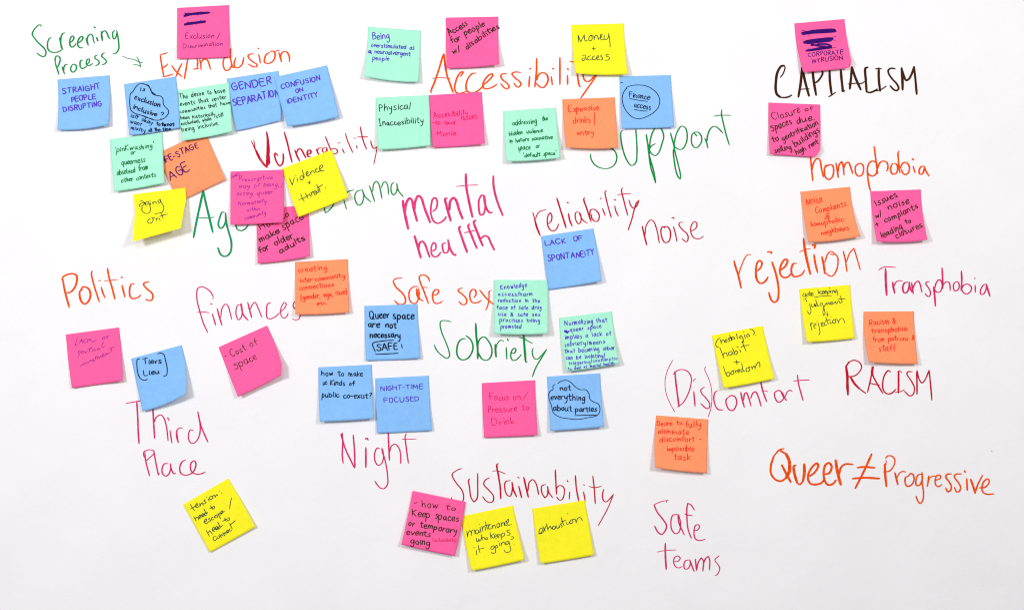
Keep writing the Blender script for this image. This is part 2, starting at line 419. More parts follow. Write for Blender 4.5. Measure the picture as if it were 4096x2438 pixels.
sheet = None
def make_sheet():
    global sheet
    NX, NZ = 150, 100; W, H = 2.6, 1.7; vs = []; fs = []
    for off in (0.0, 0.0004):
        for j in range(NZ+1):
            for i in range(NX+1):
                x = (i/NX-0.5)*W; z = (j/NZ-0.5)*H; vs.append((x, -sheet_wave(x, z)+off, z))
    M = (NX+1)*(NZ+1)
    for j in range(NZ):
        for i in range(NX):
            a = j*(NX+1)+i; fs.append((a, a+1, a+NX+2, a+NX+1)); b = a+M; fs.append((b, b+NX+1, b+NX+2, b+1))
    rim = list(range(NX+1))+[j*(NX+1)+NX for j in range(1, NZ+1)]+[NZ*(NX+1)+i for i in range(NX-1, -1, -1)]+[j*(NX+1) for j in range(NZ-1, 0, -1)]
    for a, b in zip(rim, rim[1:]+rim[:1]): fs.append((b, a, a+M, b+M))
    sheet = new_obj("paper_sheet", vs, fs, SHEET, smooth=True)
    sheet["label"] = "large sheet of white paper covered in coloured marker words behind all the notes"
    sheet["category"] = "paper sheet"
make_sheet()

def heading(crop, ink, w, label, strokes, chisel=0.25, name="marker_word", taper=0.6):
    bits = [label]+strokes.split("||")           # "strokes || next word's label || its strokes ..."
    pairs = [(bits[0], bits[1])]+[(bits[i], bits[i+1]) for i in range(2, len(bits), 2)]
    for lab, st in pairs:
        pen = Pen(raised)
        for pts, ww, k in parse(st, crop): pen.stroke(pts, (ww or w)*WH/k*S, chisel, taper, len(lab))
        o = pen.build(name, INK[ink], sheet); o["label"] = lab

# ---------------------------------------------------------------- marker words written straight on the sheet
CROPS["RA"] = (3150,1400,K7)
heading("A","green",15,"green word Screening","""490,315 480,298 460,300 420,335 388,385 384,415 410,455 460,515 510,560 540,600 545,640 530,668 510,674 475,660 438,633
/612,450 590,455 570,490 563,540 572,590 605,618 650,626 700,615 735,592/705,452 722,520 742,592/730,575 720,500 728,430 745,400 772,392
/830,512 865,480 878,450 866,430 845,440 828,490 832,540 850,562 885,545 900,520/915,520 960,490 985,455 975,435 950,445 925,490 922,535 945,565 985,570
/1020,460 1040,520 1048,540/1048,540 1035,470 1050,425 1080,408 1100,430 1110,480 1122,515/1150,450 1160,485/1118,322 1130,332
/1200,375 1212,440 1216,488/1214,480 1205,410 1225,375 1250,370 1272,400 1290,445 1308,465
/1360,365 1340,385 1340,440 1352,465 1370,455 1385,410 1390,380/1385,365 1400,440 1410,520 1410,580 1390,620 1365,638 1340,640
||green word Process below Screening||655,745 672,800 700,885/657,750 655,700 670,668 695,670 715,700 705,750 690,790 680,805/735,795 755,850 766,880/760,870 755,820 765,785 785,765 800,768
/850,780 838,820 850,850 870,858 895,840 908,810 900,775 870,765 850,780/985,715 960,720 950,750 955,795 975,815 1005,805 1030,785
/1030,770 1060,735 1060,705 1040,705 1025,740 1030,770 1060,780 1100,755/1155,655 1130,670 1128,695 1160,715 1178,740 1165,768 1135,780/1240,628 1215,645 1208,670 1240,700 1262,725 1250,755 1210,772""")
heading("A","green",10,"small green arrow pointing right","1450,668 1520,695 1600,712 1660,742 1698,746/1625,674 1650,725 1672,795/1672,795 1640,775 1582,768",name="drawn_arrow")
heading("B","orange",16,"orange word Ex/In","""120,662 120,655 170,640 205,628/122,660 135,750 165,915/138,815 180,790 212,760/150,912 200,905 275,880
/258,780 300,840 380,912/380,755 340,830 308,912/450,690 430,810 408,938/540,690 560,705 565,750 560,815/520,822 575,815/590,710 603,770 605,828/600,760 620,720 650,705 680,715 700,760 718,824
||orange word clusion||930,680 885,690 868,740 875,800 895,835 925,835 960,800 970,740/958,580 950,650 965,740 985,800 1005,805/1020,685 1000,745 1010,800 1050,805 1090,770 1108,720 1112,680
/1230,640 1190,645 1165,665 1180,700 1230,740 1270,770 1265,792 1230,795 1165,762/1290,648 1300,690 1310,750/1282,575 1290,578
/1420,625 1380,650 1360,700 1360,740 1385,755 1430,748 1465,720 1485,670 1480,625 1455,608 1430,615/1480,612 1510,605 1540,598/1530,625 1545,680 1560,735/1560,730 1550,670 1570,625 1600,615 1630,625 1655,680 1655,735""")
heading("C","orange",18,"orange word Accessibility","""1262,1105 1258,1085 1300,980 1360,800 1400,665 1412,640/1412,640 1425,760 1450,900 1490,1010 1522,1102/w=11 1280,935 1370,922 1490,938
/w=17 1610,910 1645,855 1620,855 1580,900 1545,1000 1540,1060 1560,1100 1600,1110 1640,1100 1685,1085/1795,870 1750,875 1700,930 1675,1010 1680,1070 1720,1100 1780,1098 1840,1060 1875,1020
/1880,1010 1940,960 1990,900 1985,880 1950,890 1890,960 1875,1020 1890,1050 1930,1055 1990,1035 2045,1000
/@D w=17 378,878 330,878 305,905 330,950 380,990 405,1025 385,1055 350,1045 305,995/545,862 470,858 440,880 480,930 530,970 545,1000 520,1035 495,1030 462,990
/650,905 645,960 640,1035/650,820 662,815/732,695 730,850 720,950 710,1035/735,950 755,890 800,865 845,880 868,930 855,990 820,1035 790,1040 745,1010 725,985
/905,910 912,960 918,1010/920,815 935,820/1008,682 1008,850 1008,1005/1098,895 1100,1005/1098,818 1108,826/1210,840 1225,950 1240,1020 1255,1032/1125,732 1180,740 1230,745
/1285,870 1290,930 1315,965 1350,968 1395,930 1440,880/1450,880 1400,960 1330,1060 1255,1168""",chisel=0.3)
heading("K","green",14,"green word Support","""1222,940 1228,990 1260,1050 1320,1095 1400,1112 1470,1095 1520,1045 1535,970 1515,910 1470,870 1400,830
/1610,665 1590,665 1582,720 1600,850 1640,980 1700,1070 1735,1068 1765,1030 1775,900 1762,645
/1885,705 1895,780 1920,900 1920,970 1940,1100 1975,1210 1997,1280/1997,1280 1975,1150 1940,1020 1915,930 1905,840 1890,720
/@N 290,580 300,480 330,380 370,325 410,320 440,360 460,430 440,515 400,625 360,660 320,640 290,590 310,550 360,518
/540,390 570,500 590,560 575,600 585,720 605,840 630,910 655,940/655,940 660,900 635,780 600,640 585,570/580,570 590,480 620,380 670,312 715,330 738,400 730,500 690,575 655,588 600,565 572,530
/830,380 800,405 788,465 800,535 840,568 880,545 910,485 905,425 870,385 825,378/822,392 850,425/948,455 965,495 985,570/970,500 985,405 1020,335 1060,313 1100,330 1160,390
/1150,115 1145,165 1170,285 1205,425 1238,533/1055,193 1120,183 1260,183""",chisel=0.35)
heading("F","brown",25,"dark brown capitals CAPITALISM","""w=14 360,918 385,890 408,840 416,800 405,785/w=26 405,782 375,785 345,820 320,880 308,970 305,1060 320,1120 360,1155 /w=18 360,1155 410,1160 460,1150 495,1130
/w=25 575,1150 600,1000 620,800/620,800 650,950 700,1138/w=12 590,1062 650,1058 705,1056/w=25 740,800 755,950 785,1130/w=20 745,810 840,810 862,870 840,920 800,970 770,985
/w=25 945,830 948,950 968,1115/w=14 935,1150 970,1130 1015,1098/w=25 1078,835 1088,950 1100,1060 1100,1085 1118,1080/w=14 1010,800 1140,795
/w=25 1185,1055 1200,920 1210,800/1210,800 1250,920 1315,1065/w=13 1165,1000 1260,990 1320,993 1365,968/w=24 1398,802 1372,810 1375,950 1385,1090 /w=20 1385,1090 1420,1100 1470,1085 1510,1060
/w=14 1490,820 1530,812 1562,820/w=25 1528,815 1530,950 1545,1080/w=14 1500,1082 1560,1062 1618,1024/w=19 1722,818 1680,812 1645,830 1645,870 1690,940 1745,1000 1765,1050 1745,1075 1715,1070 1665,1022
/w=25 1812,1065 1810,950 1800,810/w=22 1800,810 1820,880 1855,955 1885,940 1920,880 1948,795/1948,795 1965,950 1980,1118""",chisel=0.1,taper=0.75)
heading("I","crimson",17,"dark red word Vulnerability","""w=10 460,928 500,1020 540,1120 600,1210 640,1245/490,920 510,1030 560,1130 640,1240/w=13 520,1040 570,1140 640,1240/w=20 642,825 655,900 668,1050 655,1180 645,1248/w=14 650,860 650,1000 640,1240/672,1100 672,1200 650,1220
/w=17 778,1105 745,1075 738,1100 760,1180 800,1228 830,1200 842,1140 838,1080/852,828 890,960 920,1090 945,1185/978,1040 1005,1110 1035,1170/1000,1070 1020,1030 1050,1030 1080,1080 1110,1135
/1125,1095 1165,1075 1165,1045 1135,1045 1125,1080 1135,1115 1165,1120/1232,1030 1250,1070 1262,1095/w=13 1240,1060 1260,1020 1300,1015/1350,1015 1315,1020 1305,1050 1330,1070 1355,1040 1355,1010 1365,1050
/1340,880 1380,980 1420,1070/1400,1040 1440,1020 1480,1040 1480,1070 1450,1085 1425,1080/1540,1025 1565,1075/w=10 1488,957 1515,955/w=12 1578,842 1600,920 1665,1070/w=12 1712,990 1716,1018/w=10 1668,897 1710,900
/w=13 1755,765 1775,870 1800,960 1830,1030/1722,885 1845,883/1878,930 1890,980 1915,1020 1955,1000/w=10 1955,1000 1940,1090 1915,1210""")
heading("M","green",13,"green word Drama, partly covered","""1560,440 1575,500 1590,552/1560,400 1610,345 1680,325/1780,325 1720,340 1690,390 1700,460 1730,505 1770,490 1795,400 1780,325/1780,325 1810,400 1880,468
/1330,500 1330,555 1340,598/1340,598 1380,570 1430,510 1480,400/@J 78,1310 95,1350 145,1503/120,1380 135,1290 165,1262 195,1300 215,1380 232,1470/225,1340 245,1280 270,1268 295,1300 310,1415
/375,1272 345,1300 340,1380 365,1422 395,1400 412,1340 405,1285/408,1290 425,1370 485,1445""")
heading("L","teal",21,"green word Age, partly covered","""1110,890 1150,680 1200,450 1225,330/1225,330 1250,450 1290,620 1340,828/w=13 1158,652 1260,658 1355,648
/w=17 1480,590 1450,590 1420,660 1405,740 1430,780 1460,765 1490,700 1490,600/w=19 1490,600 1500,720 1530,830 1560,950 1550,1060 1510,1105 1470,1112 1430,1085 1400,1010/w=15 1610,740 1630,790 1680,808 1730,780 1760,740""")
heading("O","orange",17,"orange word homophobia","""570,735 580,850 598,1020/585,900 610,800 650,755 680,770 700,870 722,975/790,830 750,840 735,900 745,970 785,1003 830,970 845,900 835,840 800,828 760,850
/872,805 885,880 900,980/895,930 910,830 940,790 955,830 968,950/960,880 990,810 1020,800 1045,850 1072,935/1130,818 1105,850 1105,920 1135,962 1180,950 1200,890 1190,830 1150,812 1125,830
/1245,865 1250,970 1265,1070 1282,1138/1240,910 1260,820 1300,785 1345,800 1360,860 1350,930 1310,962 1265,945 1245,910/1325,610 1345,760 1368,935/1365,880 1390,810 1430,785 1475,800 1490,850 1480,895 1468,900
/1545,815 1525,850 1525,910 1550,940 1590,925 1605,870 1590,820 1560,812/1625,665 1612,680 1614,780 1632,925/1634,870 1665,812 1700,800 1735,830 1745,880 1725,930 1700,945 1665,925 1650,880
/1788,845 1812,925/1780,758 1792,768/1925,845 1885,850 1862,890 1865,935 1895,938 1915,900 1925,850/1920,850 1945,910 1978,962""")
heading("P","hotpink",27,"pink word mental","""182,455 205,600 245,785/w=24 205,600 225,480 260,425 285,440 310,540 350,692/320,560 330,460 365,395 400,420 440,540 505,708
/w=18 540,580 580,540 590,460 570,420 540,430 520,500 515,600 545,690 590,720 640,705 680,670 695,645/w=24 705,425 685,430 700,510 750,690/735,560 745,460 785,418 815,450 850,560 890,665
/930,138 935,280 965,450 1008,645/w=10 820,285 930,272 1072,266/w=19 1150,395 1120,388 1088,440 1085,550 1105,620 1135,615 1160,540 1155,430 1150,395/w=21 1145,400 1160,500 1190,570 1215,595 1240,592/1257,162 1260,280 1300,450 1368,625
||pink word health||w=23 322,872 350,970 395,1130/w=20 370,1020 385,950 415,935 445,970 475,1050 500,1120/w=17 530,1050 568,1030 572,970 550,950 525,985 520,1060 535,1105 575,1118 610,1095 630,1065
/690,955 655,965 655,1020 675,1070 710,1065 728,1010 722,960/w=20 718,918 740,1010 780,1085 805,1098 812,1090/w=22 865,760 850,775 880,880 945,1062/972,732 958,745 1000,870 1060,1015/w=12 912,832 980,820 1055,800
/w=24 1045,688 1025,700 1060,810 1130,985/w=20 1110,900 1150,870 1190,880 1230,960 1268,1035""",chisel=0.15,taper=0.8)
heading("Q","crimson",15,"dark red word reliability","""w=12 92,292 115,370/w=18 112,365 140,470 180,570/w=11 125,370 150,310 185,280 250,262/w=13 275,430 310,400 318,330 300,298 275,330 265,420 290,490 330,515 370,495 400,430/w=16 378,125 420,260 488,478/515,308 535,400 560,455/500,178 514,180
/w=12 635,285 602,300 602,380 635,430 660,410 665,340 650,295/640,298 690,390 740,422/w=15 710,122 698,135 730,240 785,405/w=13 770,340 780,265 820,258 870,300 882,350 860,400 820,395 792,360 790,320/920,248 952,332/892,132 906,128
/968,35 952,50 975,180 1025,358/1065,215 1080,280 1108,338/1060,142 1076,150/1165,5 1148,15 1180,180 1220,330/w=10 1100,85 1170,75 1258,70/w=13 1235,145 1255,210 1290,245 1325,220 1355,150/1355,150 1325,180 1300,250 1270,370 1225,505""")
heading("Q","crimson",13,"dark red word noise","""w=16 1392,458 1415,560 1445,680/w=12 1425,560 1440,450 1490,385 1525,400 1565,500 1595,658/w=14 1665,480 1635,465 1615,500 1625,590 1660,650 1705,640 1728,570 1715,490 1680,462 1630,470
/w=12 1762,460 1785,540 1805,640/1745,358 1760,355 1770,368/1882,412 1840,415 1828,440 1870,500 1925,550 1938,600 1920,642 1890,630 1865,602/1970,520 2030,480 2040,420 2010,405 1975,450 1970,530 2000,590 2040,608 2085,602 2118,575""")
heading("T","orange",20,"orange word rejection","""255,422 275,500 305,590 340,745/w=13 305,600 345,480 400,365 430,348 455,352/w=20 530,545 575,500 585,440 560,420 530,450 515,540 525,640 560,688 600,685 640,650 658,615
/705,435 745,550 775,680 785,790 770,890 735,915 700,890 668,798/655,318 690,318 700,330/810,535 870,480 890,415 865,405 830,440 800,530 810,590 850,622 900,610 935,570/1000,455 965,455 940,500 940,570 965,608 1020,605 1065,580 1092,535
/w=24 1080,158 1095,280 1125,430 1162,582/w=12 1035,318 1100,290 1165,278/w=20 1205,350 1220,450 1248,562/1188,240 1218,238 1212,270/w=22 1300,375 1320,470 1335,575/w=15 1335,440 1370,340 1410,312 1450,340 1485,380 1490,450 1470,540 1420,605 1375,595 1340,560/1405,345 1440,350
/1552,308 1575,400 1597,550/w=13 1590,440 1630,330 1680,275 1700,340 1755,530""")
heading("S","rose",18,"dark pink word Transphobia","""w=23 425,520 428,680 438,835/w=12 342,535 400,502 470,498 550,505/w=20 508,680 520,750 535,812/w=13 525,730 550,680 590,662 625,668/w=17 690,680 650,690 630,750 645,805 680,800 705,740 710,680/705,680 715,740 735,795
/735,685 745,750 755,820/w=14 750,760 780,690 815,668 835,700 860,802/950,672 915,680 905,695 945,760 962,810 945,852 915,840 898,815/w=18 998,738 1010,830 1020,965/w=14 1010,760 1030,690 1065,650 1095,680 1100,740 1075,795 1040,800 1012,770
/w=17 1100,510 1105,620 1108,755/w=14 1108,720 1150,675 1185,690 1198,780/1270,675 1240,700 1238,760 1255,785 1290,770 1305,720 1290,680 1265,672/w=18 1330,548 1335,660 1328,780/w=14 1335,760 1360,715 1410,705 1450,740 1440,790 1395,822 1355,805 1338,770
/1495,715 1497,802/1488,634 1494,636/1625,700 1590,720 1560,770 1560,820 1590,825 1620,780 1632,710/w=18 1630,705 1650,780 1672,848""")
heading("U","orange",20,"orange word Politics","""150,190 175,330 228,528/140,200 160,165 210,140 280,132 315,155 318,220 290,300 240,350 175,358/385,320 355,340 355,410 380,470 415,490 455,460 480,390 465,320 425,290 390,290 365,320
/w=16 500,98 492,130 515,240 585,465/608,290 625,350 655,418/580,212 595,212/w=18 682,65 700,170 735,290 772,435/w=11 645,218 720,208 805,202/w=18 855,268 870,330 888,408/845,175 860,175
/w=17 1000,250 965,255 945,320 950,395 975,425 1020,420 1055,405 1075,383/1178,230 1130,235 1110,255 1150,310 1205,355 1222,400 1205,445 1170,448 1135,433""")
heading("W","rose",15,"dark pink word finances","""w=9 300,585 305,540/w=13 305,545 260,480 175,435 125,450 110,500 115,600 150,740 190,870 240,975/w=11 110,740 180,732 260,742/w=14 295,755 335,890/275,635 290,640/352,690 375,780 408,890/w=12 395,800 410,690 450,640 480,660 505,740 525,820
/640,650 600,650 578,700 580,780 605,825 635,800 650,720 640,635/w=15 632,635 660,760 720,832/715,618 735,700 762,800/w=12 745,700 775,640 800,618 840,690 882,795/990,620 950,640 938,720 945,800 980,815 1040,790 1090,745
/1095,735 1150,690 1172,640 1150,620 1120,660 1105,730 1120,790 1150,805 1180,785 1195,745/1330,610 1275,612 1254,645 1262,680 1300,715 1335,760 1325,810 1290,828 1245,815""")
heading("X","orange",17,"orange word Safe","""w=14 620,92 545,100 510,130 /w=17 510,130 545,200 620,270 655,330 655,385 620,405 570,400 530,360/w=15 815,195 760,195 710,240 700,310 725,380 780,392 815,330 820,260 810,215/w=24 790,225 805,310 830,345 /w=15 830,345 865,362
/945,132 925,85 870,55 825,75 830,130 870,230 932,395/w=11 845,215 890,203 925,208/w=16 985,300 1040,280 1052,240 1020,230 985,270 985,350 1010,392 1060,390 1098,368
||orange word sex||w=16 1335,210 1295,225 1285,245 1340,290 1385,350 1375,400 1335,408 1292,370/1470,325 1495,290 1490,240 1455,228 1425,270 1430,350 1460,385 1510,385 1560,358/1540,235 1600,310 1660,370 1705,405/w=13 1680,238 1655,250 1650,330 1635,420 1612,472""")
heading("X","green",17,"green word Sobriety","""w=13 1200,612 1140,598 1080,605 1070,650 1090,740 1140,860 1175,960 1180,1020 1150,1045 1090,1010 1030,950 1000,885/w=16 1375,775 1430,820 1460,900 1445,980 1390,1050 1320,1060 1275,1010 1270,920 1300,840 1340,812 1368,815
/w=20 1493,632 1500,780 1515,920 1517,1050/w=15 1515,940 1525,850 1560,800 1600,795 1650,850 1685,940 1670,1030 1620,1068 1565,1050 1525,980/w=20 1725,880 1728,960 1735,1028/w=11 1730,960 1745,880 1790,830 1825,845/w=13 1855,915 1862,1055/1872,815 1878,835
/@Y w=14 425,985 470,980 485,940 465,925 435,960 425,1030 450,1068 490,1062 525,1030 550,1000/w=20 578,765 585,880 595,1000 605,1085 618,1090/w=12 522,798 580,810 630,840 682,868/690,925 680,960 700,1040 740,1055 790,1010 852,938/w=14 852,938 790,1040 720,1160 682,1262""")
heading("V","rose",14,"pink word Third","""160,925 240,912 335,895 370,890/w=16 288,905 300,1100 305,1250 315,1405/478,960 485,1100 500,1340/w=13 490,1160 520,1090 575,1063 610,1100 640,1200 660,1370/682,1245 705,1395/655,1098 670,1125
/w=19 760,1250 765,1320 780,1390/w=13 755,1290 770,1240 800,1215 832,1225/960,1248 925,1240 903,1290 910,1370 945,1400 990,1380 1030,1310 1042,1200 1015,1040 1012,1025/w=15 1012,1025 1050,1190 1132,1385
||pink word Place||@BA w=14 385,620 395,720 440,895/w=12 395,700 370,650 375,610 440,585 490,600 490,630 440,680 390,722/w=14 492,605 515,740 545,885 555,865/665,750 620,750 590,800 595,870 635,897 670,870 690,810 690,750/685,755 700,820 730,870 752,862
/868,705 825,730 798,800 810,860 850,885 920,875 970,830 990,750 970,715 935,740 925,800 945,850 1000,875 1050,870 1100,850""")
heading("BC","rose",15,"pink word Night","""205,385 210,500 205,650 215,745/w=19 190,400 215,480/w=15 210,470 240,570 350,800/335,408 350,600 355,795/w=17 485,558 485,795/480,455 500,450 510,465
/w=13 655,575 620,565 592,620 595,720 630,768 670,750 695,680 685,580/w=18 675,570 690,640/w=13 690,630 715,720 742,880 740,1000 700,1045 660,1040 620,1000 592,958/w=15 750,375 755,500 765,710/w=13 765,620 790,540 835,520 880,570 898,650 898,748
/965,395 952,430 965,560 990,745/w=11 912,458 1000,460 1085,457""")
heading("BD","crimson",13,"dark red word Sustainability","""198,213 150,230 85,285 130,380 200,470 222,550 205,610 150,640 100,620 75,558/298,335 280,350 290,430 310,560 345,612 380,570 388,400 388,270/530,322 480,350 460,400 520,470 575,540 570,600 530,618 480,590 447,545
/w=16 635,155 617,165 635,300 655,430 662,572/w=10 562,243 630,243 718,278/w=13 775,355 720,370 710,450 740,530 775,540 800,460 795,375/w=16 795,375 815,470 850,550/875,420 910,560/w=12 865,318 880,325/w=17 935,318 960,430 990,555/w=13 985,480 1000,380 1040,345 1080,390 1112,522
/1195,402 1150,420 1150,500 1185,562 1215,530 1222,430/1215,425 1235,500 1278,558/w=14 1310,228 1315,350 1325,520/w=12 1325,520 1330,440 1365,415 1410,440 1415,520 1390,580 1360,588 1325,550/1480,490 1475,578/1452,355 1460,370/w=14 1548,297 1560,450 1588,600/1645,490 1665,600/w=11 1645,405 1655,412
/w=13 1755,300 1770,430 1785,632/w=11 1710,425 1770,440 1858,425/w=12 1885,460 1870,520 1880,590 1910,610 1950,580 2000,520/w=10 2000,520 1930,690 1820,890""")
heading("AA","rose",14,"dark pink word (Dis)comfort","""w=8 270,413 210,530 180,650 190,800 240,930 295,1028/w=17 295,550 310,700 345,965/w=12 275,580 320,540 380,525 450,550 490,620 480,730 440,840 390,920 325,968/w=15 520,785 535,960/w=9 545,630 510,655 525,662
/w=12 645,732 605,765 610,800 670,870 708,930 700,980 670,985 600,925/w=8 660,487 650,520 700,640 730,760 735,880 720,1000 690,1090/w=14 800,775 770,800 758,870 775,950 810,998 870,1002/930,855 905,880 905,930 940,1000 980,1010 1015,970 1030,900 1005,845 965,832 930,855
/w=17 1078,795 1095,880 1120,970/w=14 1110,890 1125,810 1145,800 1175,870 1200,958/1195,870 1225,800 1255,790 1290,860 1320,962/w=15 1425,655 1400,600 1330,590 1305,620 1315,670/w=16 1315,670 1340,780 1385,905/w=10 1325,775 1370,778 1400,787
/w=14 1510,775 1480,800 1485,860 1520,910 1560,900 1590,850 1570,800 1530,772 1505,780/w=18 1560,800 1590,850 1620,890/w=12 1605,850 1630,790 1665,770 1690,785/w=15 1750,590 1765,700 1800,830 1818,892/w=11 1702,662 1800,652 1895,648""",chisel=0.1)
heading("BF","rose",14,"dark pink word Safe","""w=11 515,292 430,310 345,345/w=15 345,345 380,430 450,520 492,590 480,650 435,698 390,670 352,598/w=8 490,315 500,297/w=13 635,462 570,470 547,530 555,640 600,690 640,670 660,580 640,470/628,465 640,560 705,705
/825,410 785,350 745,328 735,390 735,500 750,640 788,745/708,455 750,468 805,478/810,655 860,645 885,610 870,582 835,595 820,660 830,740 870,770 920,765 952,755||dark pink word teams||w=18 478,805 480,950 490,1112/w=10 378,908 470,890 610,882
/w=12 575,1022 630,1015 655,980 630,955 590,970 578,1030 600,1080 640,1095 680,1078/765,1000 720,1010 700,1050 710,1105 745,1105 775,1050 770,1000/w=14 770,1000 790,1060 822,1138/835,990 850,1125/850,1125 870,1030 905,975 930,1010 925,1135/930,1050 960,980 990,958 1005,1000 1003,1120
/w=11 1118,950 1068,1000 1100,1050 1125,1100 1110,1150 1085,1182 1065,1180""")
heading("BG","orange",27,"thick orange word Queer","""w=16 405,275 350,290 285,360/w=21 285,360 250,470 250,570 300,640 370,660 430,620 /w=32 425,625 465,550 470,530 465,420 430,340 /w=22 430,340 345,290/w=24 378,470 440,590 485,672
/w=26 540,472 520,485 530,580 560,680/w=20 560,680 590,700 630,660/w=30 630,660 645,560 645,462/w=22 712,600 770,555 810,480 795,450 750,480 700,560 690,640 720,690 790,700 850,680 878,645/880,580 940,565 970,490 940,445 895,470 875,560 890,660 930,705 980,695 1022,650
/w=30 1018,415 1030,500 1050,600 1078,700/w=20 1060,580 1080,500 1130,460 1220,462||thick orange not-equal sign||w=22 1445,340 1400,440 1330,590 1250,745/1275,500 1350,492 1482,502/w=24 1220,630 1370,620 1538,630
||orange word Progressive||@BH w=24 425,460 430,580 445,722/w=12 442,415 438,470/w=15 435,390 460,362 510,365 545,410 530,480 480,540 412,552/w=20 545,562 560,620 580,700/w=14 570,620 600,565 640,545 672,552/w=16 705,600 670,620 668,680 690,720 735,710 772,650 765,590 735,570 705,600
/860,575 820,590 795,650 800,710 840,705 870,640 868,560/868,560 870,680 885,800 875,890 845,925 820,900 797,840/w=17 945,600 940,660 930,722/w=13 940,680 960,620 1000,600 1030,605/w=15 1030,650 1085,625 1085,595 1050,590 1025,640 1030,705 1065,725 1102,700
/w=17 1215,575 1165,580 1150,610 1190,670 1215,720 1205,770 1175,785 1148,740/1335,575 1270,580 1250,605 1300,680 1325,730 1310,780 1280,788 1252,735/w=19 1398,632 1405,768/1372,540 1380,552/w=22 1445,640 1475,720 1498,800/w=17 1498,800 1530,700 1585,592
/w=16 1550,740 1620,730 1665,670 1650,635 1605,660 1580,730 1590,790 1640,815 1718,812""",chisel=0.1,taper=0.75)
heading("RA","crimson",16,"dark red capitals RACISM","""w=26 695,190 710,300 712,420 718,528/w=17 695,190 730,140/w=13 730,140 785,118 850,140 880,190 850,260 790,305 705,312/w=23 745,312 800,400 860,460/w=14 860,460 932,512
/@Z w=15 210,1095 240,970 265,850/w=24 270,800 262,870/w=16 280,790 270,880 310,970 390,1108/w=13 228,985 280,1000 355,1012/w=15 485,855 460,838 420,880 392,970 395,1060 430,1110 490,1112 550,1060
/w=11 568,860 590,842 620,865/w=18 580,845 580,1000 578,1105/w=10 535,1100 600,1090 652,1065/w=14 745,852 690,855 680,880 730,960 768,1040 755,1120 715,1140 650,1085/w=16 800,1122 800,980 795,850/w=14 800,835 825,940 860,985 895,950 945,835/w=15 945,835 960,980 978,1192""",chisel=0.1)
heading("BH","grey",10,"tiny grey speck above Progressive","1692,306 1699,308",name="ink_speck")

# ---------------------------------------------------------------- sticky notes
W = lambda w, **k: dict(w=w, **k)
SCR = "crossed_out_word"
note("pink","B",(322,96),(940,62),(950,678),(322,698),"pink sticky note with two scribbled-out words, reading Exclusion / Discrimination",ink="darkpurple",w=6,bow=8,lift=(3,4),slant=0.12,
 lines=[("Exclusion",415,467,765,452,75,{"xr":.5}),("Discrimination",390,575,865,538,55,{"xr":.45})],
 marks=[(SCR,"upper scribbled-out word","w=24 408,190 480,172 560,165 640,158 700,152/w=14 405,198 500,172 600,150/w=14 420,165 520,160 620,146/w=5 415,175 412,145/655,150 652,132/705,150 720,160/738,148 740,160/560,175 562,190"),(SCR,"lower scribbled-out word","w=26 415,292 480,282 560,270 652,260/w=14 412,300 520,272 655,250/w=14 440,275 540,265/w=5 455,285 452,258/600,262 598,235/548,285 546,302"),
 ("slash","thin slash","w=6 832,388 812,430 792,470")])
note("blue","G",(88,204),(706,153),(690,740),(85,800),"blue sticky note reading STRAIGHT PEOPLE DISRUPTING in purple capitals",ink="purple",w=12,ml=(100,500),mr=(716,430),bow=22,lift=(7,10),
 lines=[("STRAIGHT",150,378,603,308,60),("PEOPLE",258,470,550,427,56),("DISRUPTING",158,585,618,515,56)])
note("blue","G",(880,258),(1496,168),(1540,775),(942,865),"blue sticky note with a black cloud outline around the question is exclusion inclusive",ink="black",w=11,mr=(1526,470),bow=12,lift=(5,4),layer=0,
 lines=[("is",1065,330,1128,338,50),("exclusion",1000,438,1310,532,60,{"xr":.6}),("inclusive",978,548,1265,640,60),("isit okay",955,645,1215,735,48,W(9)),("to",1262,745,1310,750,42),("te",1325,750,1375,752,40,W(13)),("not",1390,752,1475,755,42),
  ("want",950,715,1085,757,36,W(9,xr=.8)),("mixity",955,795,1130,833,46,W(9,xr=.6)),("all the time",1170,828,1435,802,44,W(9))],
 marks=[("cloud_outline","hand-drawn black cloud outline","w=10 1060,255 1085,250 1150,270 1185,300 1200,330 1215,370 1260,392 1310,400 1340,430 1345,490 1365,525 1400,560 1410,590 1390,630 1350,665 1300,685 1230,682 1180,665 1110,635 1050,618 1000,600 960,565 948,500 948,420 955,375 985,345 1010,305 1040,268 1062,254/1110,258 1170,275 1200,340 1255,385/1080,625 1150,655 1220,672"),
 ("question_mark","black question mark","1318,600 1338,590 1348,605 1325,628/1313,668 1318,668")])
note("blue","I",(168,194),(787,101),(812,682),(285,812),"blue sticky note reading GENDER SEPARATION in large purple capitals",ink="purple",w=13,ml=(215,500),mr=(808,420),bow=10,lift=(2,6),
 lines=[("GENDER",238,345,712,252,82),("SEPARATION",245,515,800,400,80)])
note("green","G",(1523,332),(2127,240),(2165,818),(1565,930),"mint green sticky note beginning The desire to have events, in black writing",ink="black",w=7.5,bow=10,lift=(8,11),layer=1,ml=(1538,630),body=0.78,
 lines=[("The desire to have",1538,432,2085,352,56),("events that center",1545,522,2098,430,52),("communities that have",1543,605,2145,492,46),("been historically",1552,680,1965,630,46),("still",1975,660,2062,634,44),("excluded, while",1560,747,1920,684,44),("being inclusive.",1568,825,2005,740,52)])
note("blue","I",(733,176),(1358,36),(1503,645),(890,757),"blue sticky note reading CONFUSION ON IDENTITY, overlapping its neighbour's corner",ink="purple",w=11,ml=(800,460),mr=(1425,310),bow=14,lift=(11,7),layer=1,
 lines=[("CONFUSION",815,318,1285,205,56),("ON",990,362,1088,338,46),("IDENTITY",890,492,1258,400,54)])
